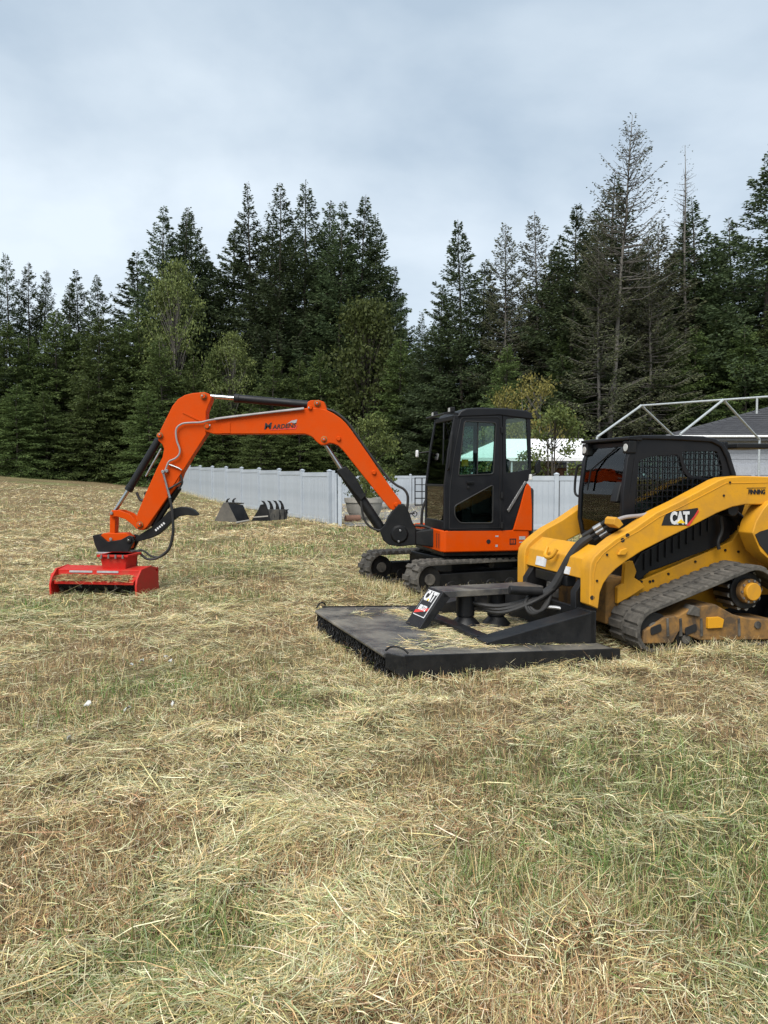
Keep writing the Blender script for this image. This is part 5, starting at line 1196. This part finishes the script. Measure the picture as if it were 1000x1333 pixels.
mb = MB(); mb.box(((x0+x1)/2, 30.93, ze-.06), x1-x0, .1, .09); mb.build('gutter', M['tarp'], HO, bevel=.02)

# ------------------------------------------------------------------ trees
def leaf_mat(name, c, var=.35, trans=.25):
    m, nt, b = nodes_of(name); out = nt.nodes['Material Output']
    g_ = N(nt, 'ShaderNodeNewGeometry'); oi = N(nt, 'ShaderNodeObjectInfo')
    r = ramp(nt, g_.outputs['Random Per Island'], [(0, tuple(x*(1-var) for x in c)), (.6, c), (1, (c[0]*(1+var*1.3), c[1]*(1+var), c[2]*(1+var*.5)))])
    hs = N(nt, 'ShaderNodeHueSaturation'); mr = N(nt, 'ShaderNodeMapRange'); mr.inputs['To Min'].default_value = .75; mr.inputs['To Max'].default_value = 1.25
    nt.links.new(oi.outputs['Random'], mr.inputs[0]); nt.links.new(mr.outputs[0], hs.inputs['Value']); nt.links.new(r.outputs[0], hs.inputs['Color'])
    mh = N(nt, 'ShaderNodeMapRange'); mh.inputs['To Min'].default_value = .488; mh.inputs['To Max'].default_value = .507; nt.links.new(oi.outputs['Random'], mh.inputs[0]); nt.links.new(mh.outputs[0], hs.inputs['Hue'])
    nt.links.new(hs.outputs[0], b.inputs['Base Color']); b.inputs['Roughness'].default_value = .65; b.inputs['Specular IOR Level'].default_value = .2
    t = N(nt, 'ShaderNodeBsdfTranslucent'); nt.links.new(hs.outputs[0], t.inputs[0]); mx = N(nt, 'ShaderNodeMixShader'); mx.inputs[0].default_value = trans
    nt.links.new(b.outputs[0], mx.inputs[1]); nt.links.new(t.outputs[0], mx.inputs[2]); nt.links.new(mx.outputs[0], out.inputs[0]); return m
M['fir'] = leaf_mat('fir_needles', (.056, .082, .037)); M['cedar'] = leaf_mat('cedar_sprays', (.085, .124, .04)); M['fir_brown'] = leaf_mat('thin_brown_needles', (.072, .08, .043))
M['maple'] = leaf_mat('green_leaves', (.12, .15, .05)); M['lime'] = leaf_mat('bright_green_leaves', (.105, .135, .042)); M['gold'] = leaf_mat('yellowing_leaves', (.17, .155, .045)); M['olive'] = leaf_mat('olive_leaves', (.058, .076, .022))
M['bark'] = paint('grey_bark', (.065, .055, .045), .95, (.045, .036, .03), .8, 8)
M['palebark'] = paint('pale_grey_bark', (.135, .125, .11), .95, (.09, .08, .07), .8, 5)
def quads_mesh(name, C, D, Wv, L, W, mat):
    """pointed leaf quads: centre root C, direction D, width vector Wv, length L, width W"""
    n = len(L); a = C; t_ = C+D*L[:, None]; mid = C+D*(L*.55)[:, None]
    V = np.stack([a, mid+Wv*W[:, None], t_, mid-Wv*W[:, None]], 1).reshape(-1, 3).astype(np.float32)
    me = bpy.data.meshes.new(name); me.vertices.add(n*4); me.vertices.foreach_set('co', V.reshape(-1)); me.loops.add(n*4); me.loops.foreach_set('vertex_index', np.arange(n*4, dtype=np.int32))
    me.polygons.add(n); me.polygons.foreach_set('loop_start', np.arange(0, n*4, 4, dtype=np.int32)); me.polygons.foreach_set('loop_total', np.full(n, 4, np.int32))
    me.update(calc_edges=True); me.materials.append(mat); return me
def unit(v): return v/np.maximum(np.linalg.norm(v, axis=-1, keepdims=True), 1e-6)
def trunk_mesh(name, mat, paths):
    m_ = MB()
    for path, rad, n in paths: m_.tube(path, rad, n)
    me = bpy.data.meshes.new(name); me.from_pydata([tuple(p) for p in m_.v], [], m_.f); me.polygons.foreach_set('use_smooth', [True]*len(me.polygons)); me.materials.append(mat); return me
def conifer(seed, H, R, base, leaf, bark, tr=.012, whorl=.42, nb=6, dens=9.0, droop=.35, sparse=0.0, spray=.34, shape=.85, limbs=False, tip_up=.25):
    r_ = np.random.default_rng(seed); C = []; D = []; Ls = []; Ws = []; WV = []
    lean = r_.normal(0, .012, 2); paths = []
    hs_ = np.linspace(0, H, 9); tp = [Vector((lean[0]*z_*z_/H+.05*math.sin(z_*.7+seed), lean[1]*z_*z_/H, z_)) for z_ in hs_]
    paths.append((tp, [max(.012, (tr*H)*(1-z_/H)**.85+.01) for z_ in hs_], 9))
    z_ = base
    while z_ < H-.15:
        f = (z_-base)/(H-base); lr = R*(min(1.0, 1.3*(1-f))**shape)*(.55+.45*min(1, f*6+.4))
        for b_ in range(nb):
            if r_.random() < sparse: continue
            az = r_.uniform(0, 2*math.pi); L = lr*r_.uniform(.5, 1.12)+.06; up = .55*f-droop*(1-f)+r_.normal(0, .12)
            k = max(2, int(L*dens)); u = np.sqrt(r_.uniform(.02, 1, k)); u = np.sort(u)
            zz_ = z_+r_.uniform(-.2, .2)
            rad = u*L; hgt_ = zz_+rad*up-droop*.25*rad*u+tip_up*rad*u*u
            ca, sa_ = math.cos(az), math.sin(az)
            wd = (.05+.20*L*u*(1.15-u))
            off = r_.normal(0, 1, k)*wd
            bx_, by_ = lean[0]*zz_*zz_/H, lean[1]*zz_*zz_/H
            c_ = np.stack([bx_+ca*rad-sa_*off, by_+sa_*rad+ca*off, hgt_-np.abs(off)*.25+r_.normal(0, .05, k)], -1)
            dirs = np.stack([ca+r_.normal(0, .55, k)-sa_*np.sign(off)*.5, sa_+r_.normal(0, .55, k)+ca*np.sign(off)*.5, up*.7-.35+r_.normal(0, .35, k)], -1)
            C.append(c_); D.append(unit(dirs)); Ls.append(r_.uniform(.55, 1.25, k)*spray*(.6+.5*(1-f))); Ws.append(r_.uniform(.10, .19, k)*spray)
            WV.append(unit(np.cross(dirs, r_.normal(0, 1, (k, 3)))))
            if limbs and L > .5 or (not limbs and r_.random() < .25 and L > 1):
                q1 = Vector((bx_+ca*L*.5, by_+sa_*L*.5, zz_+L*.5*up-droop*.06*L)); q2 = Vector((bx_+ca*L*.95, by_+sa_*L*.95, float(zz_+L*.95*up-droop*.2*L+tip_up*L*.85)))
                paths.append(([Vector((bx_, by_, zz_)), q1, q2], [.010+.012*L, .006+.008*L, .004], 4))
        z_ += whorl*r_.uniform(.7, 1.3)*(1-.3*f)
    C, D, Ls, Ws, WV = map(np.concatenate, (C, D, Ls, Ws, WV))
    return dict(H=H, crown=quads_mesh('crown', C, D, WV, Ls, Ws, leaf), trunk=trunk_mesh('trunk', bark, paths))
def broadleaf(seed, H, R, base, leaf, bark, n=5200, size=.22, clumps=60, multi=1, rz=1.0):
    r_ = np.random.default_rng(seed); paths = []; cl = []
    for m_ in range(multi):
        bx_, by_ = (r_.normal(0, .25, 2) if multi > 1 else (0, 0))
        top = Vector((bx_*2+r_.normal(0, .2), by_*2, H*.9)); tp = [Vector((bx_, by_, 0)), Vector((bx_*1.3+r_.normal(0, .1), by_*1.3, H*.35)), Vector((bx_*1.7, by_*1.7, H*.65)), top]
        paths.append((tp, [.014*H, .010*H, .006*H, .01], 7))
        for k in range(clumps//multi):
            f = r_.uniform(base, 1); prof = math.sin(math.pi*min(1, (f-base)/(1-base)*.82+.16))**.7
            az = r_.uniform(0, 6.28); rr = R*prof*math.sqrt(r_.uniform(.12, 1)); p = Vector((math.cos(az)*rr, math.sin(az)*rr, H*f*rz)); cl.append((p, R*r_.uniform(.16, .34)))
            h0 = max(.12, f-.22)*H*rz; paths.append(([Vector((bx_*1.5, by_*1.5, h0)), Vector((p.x*.5, p.y*.5, (h0+p.z)/2+.1)), p], [.004*H*.9, .003*H, .006], 4))
    k = n//len(cl); C = np.concatenate([np.array(p)+r_.normal(0, 1, (k, 3))*np.array([s_, s_, s_*.55])*.62 for p, s_ in cl]); n2 = len(C)
    D = unit(r_.normal(0, 1, (n2, 3))+np.array([0, 0, -.35])); W = unit(np.cross(D, r_.normal(0, 1, (n2, 3))))
    return dict(H=H, crown=quads_mesh('crown', C, D, W, r_.uniform(.6, 1.3, n2)*size, r_.uniform(.22, .42, n2)*size, leaf), trunk=trunk_mesh('trunk', bark, paths))
def tree(var, name, px, py, Y, label, cat='tree', group=None, wide=1.0, rot=None, dx=0.0):
    top = onY(px, py, Y); x_ = top.x; zg = hz(x_, Y); k = (top.z-zg)/var['H']
    R_ = empty(name, (x_, Y, zg-.05), label, cat, group)
    R_.rotation_euler = (0, 0, random.uniform(0, 6.28) if rot is None else rot); R_.scale = (k*wide, k*wide, k)
    for nm in ('trunk', 'crown'):
        o = bpy.data.objects.new(nm, var[nm]); col.objects.link(o); o.parent = R_
    return R_
FIR = [conifer(100+i, 22, 4.3, 1.2, M['fir'], M['bark'], tr=.007, whorl=.42, nb=7, dens=44, droop=.30, spray=.29, shape=.95+.07*i) for i in range(4)]
SPIRE = [conifer(120+i, 22, 3.6, 1.5, M['fir'], M['bark'], tr=.007, whorl=.44, nb=7, dens=42, droop=.25, spray=.29, shape=.95, sparse=.08, tip_up=.45) for i in range(3)]
CED = [conifer(140+i, 12, 2.9, .2, M['cedar'], M['bark'], tr=.007, whorl=.28, nb=8, dens=34, droop=.42, spray=.26, shape=.75, tip_up=.05) for i in range(4)]
THIN = [conifer(160+i, 20, 3.4, 2.5, M['fir_brown'], M['palebark'], tr=.007, whorl=.40, nb=7, dens=24, droop=.22, spray=.28, sparse=.15, limbs=True, tip_up=.3, shape=.8) for i in range(2)]
BARE = conifer(171, 24, 3.3, 12.0, M['fir_brown'], M['palebark'], tr=.0075, whorl=.34, nb=6, dens=10, droop=-.05, spray=.24, sparse=.2, limbs=True, tip_up=.30, shape=.8)
SNAG = conifer(173, 22, 1.3, 6.0, M['fir_brown'], M['palebark'], tr=.007, whorl=.30, nb=4, dens=.5, droop=.0, spray=.16, sparse=.3, limbs=True, tip_up=.1, shape=.45)
MAP = [broadleaf(181, 14, 3.7, .18, M['maple'], M['palebark'], 13000, .22, 130), broadleaf(183, 11, 3.2, .12, M['olive'], M['bark'], 13000, .22, 120)]
LIME = broadleaf(185, 5, 1.7, .12, M['lime'], M['bark'], 5200, .17, 60, multi=2)
GOLD = [broadleaf(187, 6, 1.9, .15, M['gold'], M['palebark'], 3600, .17, 60, multi=2), broadleaf(189, 5, 1.6, .05, M['lime'], M['bark'], 3200, .16, 50, multi=3)]
def row(var, lst, name, Y, labels, wide=1.0, **kw):
    for i, (px, py) in enumerate(lst):
        tree(var[i % len(var)], name, px, py, Y+((i*37) % 7-3)*.5, labels[i] if isinstance(labels, list) else labels, wide=wide, **kw)
# left group
row(SPIRE+FIR[:2], [(11, 330), (37, 339), (54, 349), (103, 352), (130, 358), (87, 367)], 'fir_tree', 57,
    ['dark fir at the far left edge with a pointed crown', 'slender fir second from the left edge', 'thin fir third from the left edge with open top', 'broad dark fir peaking over the left hedge of conifers', 'narrow fir just right of the broad left fir', 'short fir just left of the broad left fir'], wide=1.15)
row(FIR+SPIRE, [(207, 268), (233, 273), (254, 267), (326, 243), (364, 234), (395, 235), (422, 257), (440, 263), (464, 252), (489, 274), (511, 345)], 'fir_tree', 60,
    ['tall dark fir leftmost of the central stand', 'tall dark fir second of the central stand', 'tall dark fir third of the central stand above the pale maple', 'tall fir with open feathered top left of the highest pair', 'highest fir of the central stand, left of the pair', 'highest fir of the central stand, right of the pair',
     'slim fir right of the highest pair', 'slimmest fir between two taller firs of the central stand', 'tall dark fir third from the right end of the central stand', 'fir second from the right end of the central stand', 'shorter fir ending the central stand on its right'], wide=1.2)
# right group
row(FIR[1:]+SPIRE[:1], [(603, 281), (572, 372), (553, 405), (640, 372)], 'fir_tree', 50, ['tall pointed fir directly above the excavator cab', 'mid height fir left of the tall fir above the cab', 'small fir at the left end of the right hand stand', 'shorter fir right of the tall fir above the cab'], wide=1.2)
row(THIN, [(660, 291), (705, 271)], 'thin_fir_tree', 49, ['thin half bare fir between the two tall firs above the excavator', 'open grey fir right of the half bare one'], wide=1.0)
row([FIR[0], SPIRE[1], THIN[1], FIR[2], FIR[3], THIN[0]], [(745, 268), (796, 224), (768, 262), (913, 250), (1000, 168), (858, 290)], 'fir_tree', 47, ['dark fir left of the tall bare tree', 'tall dark fir standing against the tall bare tree', 'thin fir between the two dark firs left of the bare tree', 'dark fir right of the dead snag', 'tall dark fir at the right edge of the picture', 'thin fir between the bare tree and the dead snag'], wide=1.4)
bt = tree(BARE, 'bare_fir_tree', 820, 147, 42, 'tallest tree, a nearly bare grey fir with a pale trunk', wide=1.0, rot=0)
bt.location.x -= 1.0; bt.rotation_euler = (0, .048, 0)
row(THIN, [(783, 285), (852, 300), (815, 330)], 'thin_fir_tree', 43.5, ['thin brownish fir just left of the tall bare trunk', 'thin brownish fir just right of the tall bare trunk', 'thin brownish fir right behind the tall bare trunk'], wide=1.1)
tree(SNAG, 'dead_snag', 897, 186, 48, 'dead leafless snag with a bare pointed top'); tree(SNAG, 'dead_snag', 888, 228, 49, 'shorter dead snag just left of the taller one', wide=.8)
row(FIR, [(875, 330), (940, 300), (965, 282), (780, 330), (840, 360), (725, 340), (690, 370), (985, 330), (1040, 250), (1075, 300), (-40, 330), (-80, 360), (625, 340), (655, 385), (715, 310), (760, 300), (805, 300), (845, 318), (895, 300), (930, 330), (588, 400)], 'fir_tree', 51, 'dark fir filling in behind the front row of firs', group='background firs', wide=1.6)
row(FIR, [(300, 300), (345, 290), (380, 285), (410, 300), (450, 300), (475, 320), (275, 320), (220, 320), (180, 330), (500, 380)], 'fir_tree', 64, 'dark fir filling in behind the central stand', group='background central firs', wide=1.6)
# cedars clothing the foot of the stand
row(CED, [(8, 420), (38, 438), (70, 405), (98, 430), (128, 412), (158, 425), (186, 400), (212, 440), (250, 462), (285, 450), (318, 470), (352, 458), (386, 470), (420, 455), (520, 440), (545, 452), (575, 455), (605, 462), (632, 470)], 'cedar_tree', 53,
    'dense green cedar branching to the ground in the hedge row', group='cedars in the hedge row', wide=1.2)
row(CED, [(20, 500), (60, 510), (110, 505), (150, 515), (195, 510), (240, 525), (290, 520), (340, 530), (390, 520), (440, 530), (530, 520), (575, 530), (-25, 480)], 'cedar_tree', 50.5,
    'low bushy cedar at the front foot of the hedge row', group='low cedars in front', wide=1.7)
row(CED, [(660, 450), (735, 440), (770, 430), (835, 445), (868, 420), (905, 430), (940, 415), (975, 420), (1010, 400), (1050, 400)], 'cedar_tree', 45, 'dense cedar filling the foot of the right hand stand', group='cedars of the right stand', wide=1.1)
tree(MAP[0], 'maple_tree', 226, 344, 54.5, 'pale green broadleaf tree standing out among the dark firs at left', wide=.62)
tree(MAP[0], 'maple_tree', 300, 436, 53.0, 'smaller pale green broadleaf tree right of the larger one', wide=.72)
tree(MAP[1], 'maple_tree', 478, 394, 54, 'wide olive green broadleaf tree below the right end of the central stand', wide=.80)
tree(LIME, 'young_tree', 484, 540, 36, 'bright green young tree behind the boom', wide=.85)
tree(GOLD[0], 'young_tree', 699, 487, 38, 'yellowing open tree behind the excavator cab', wide=.72); tree(GOLD[1], 'leafy_shrub', 722, 528, 31, 'yellow green shrub above the fence right of the excavator cab', 'shrub', wide=.95)
tree(GOLD[0], 'young_tree', 655, 505, 40, 'small golden tree seen over the excavator roof', wide=.55); tree(GOLD[1], 'leafy_shrub', 745, 545, 39, 'low green shrub over the tarpaulin roof', 'shrub', wide=1.0)
tree(LIME, 'planter_tree', 476, 604, 27.5, 'slim young tree growing in the concrete planter', wide=.35)
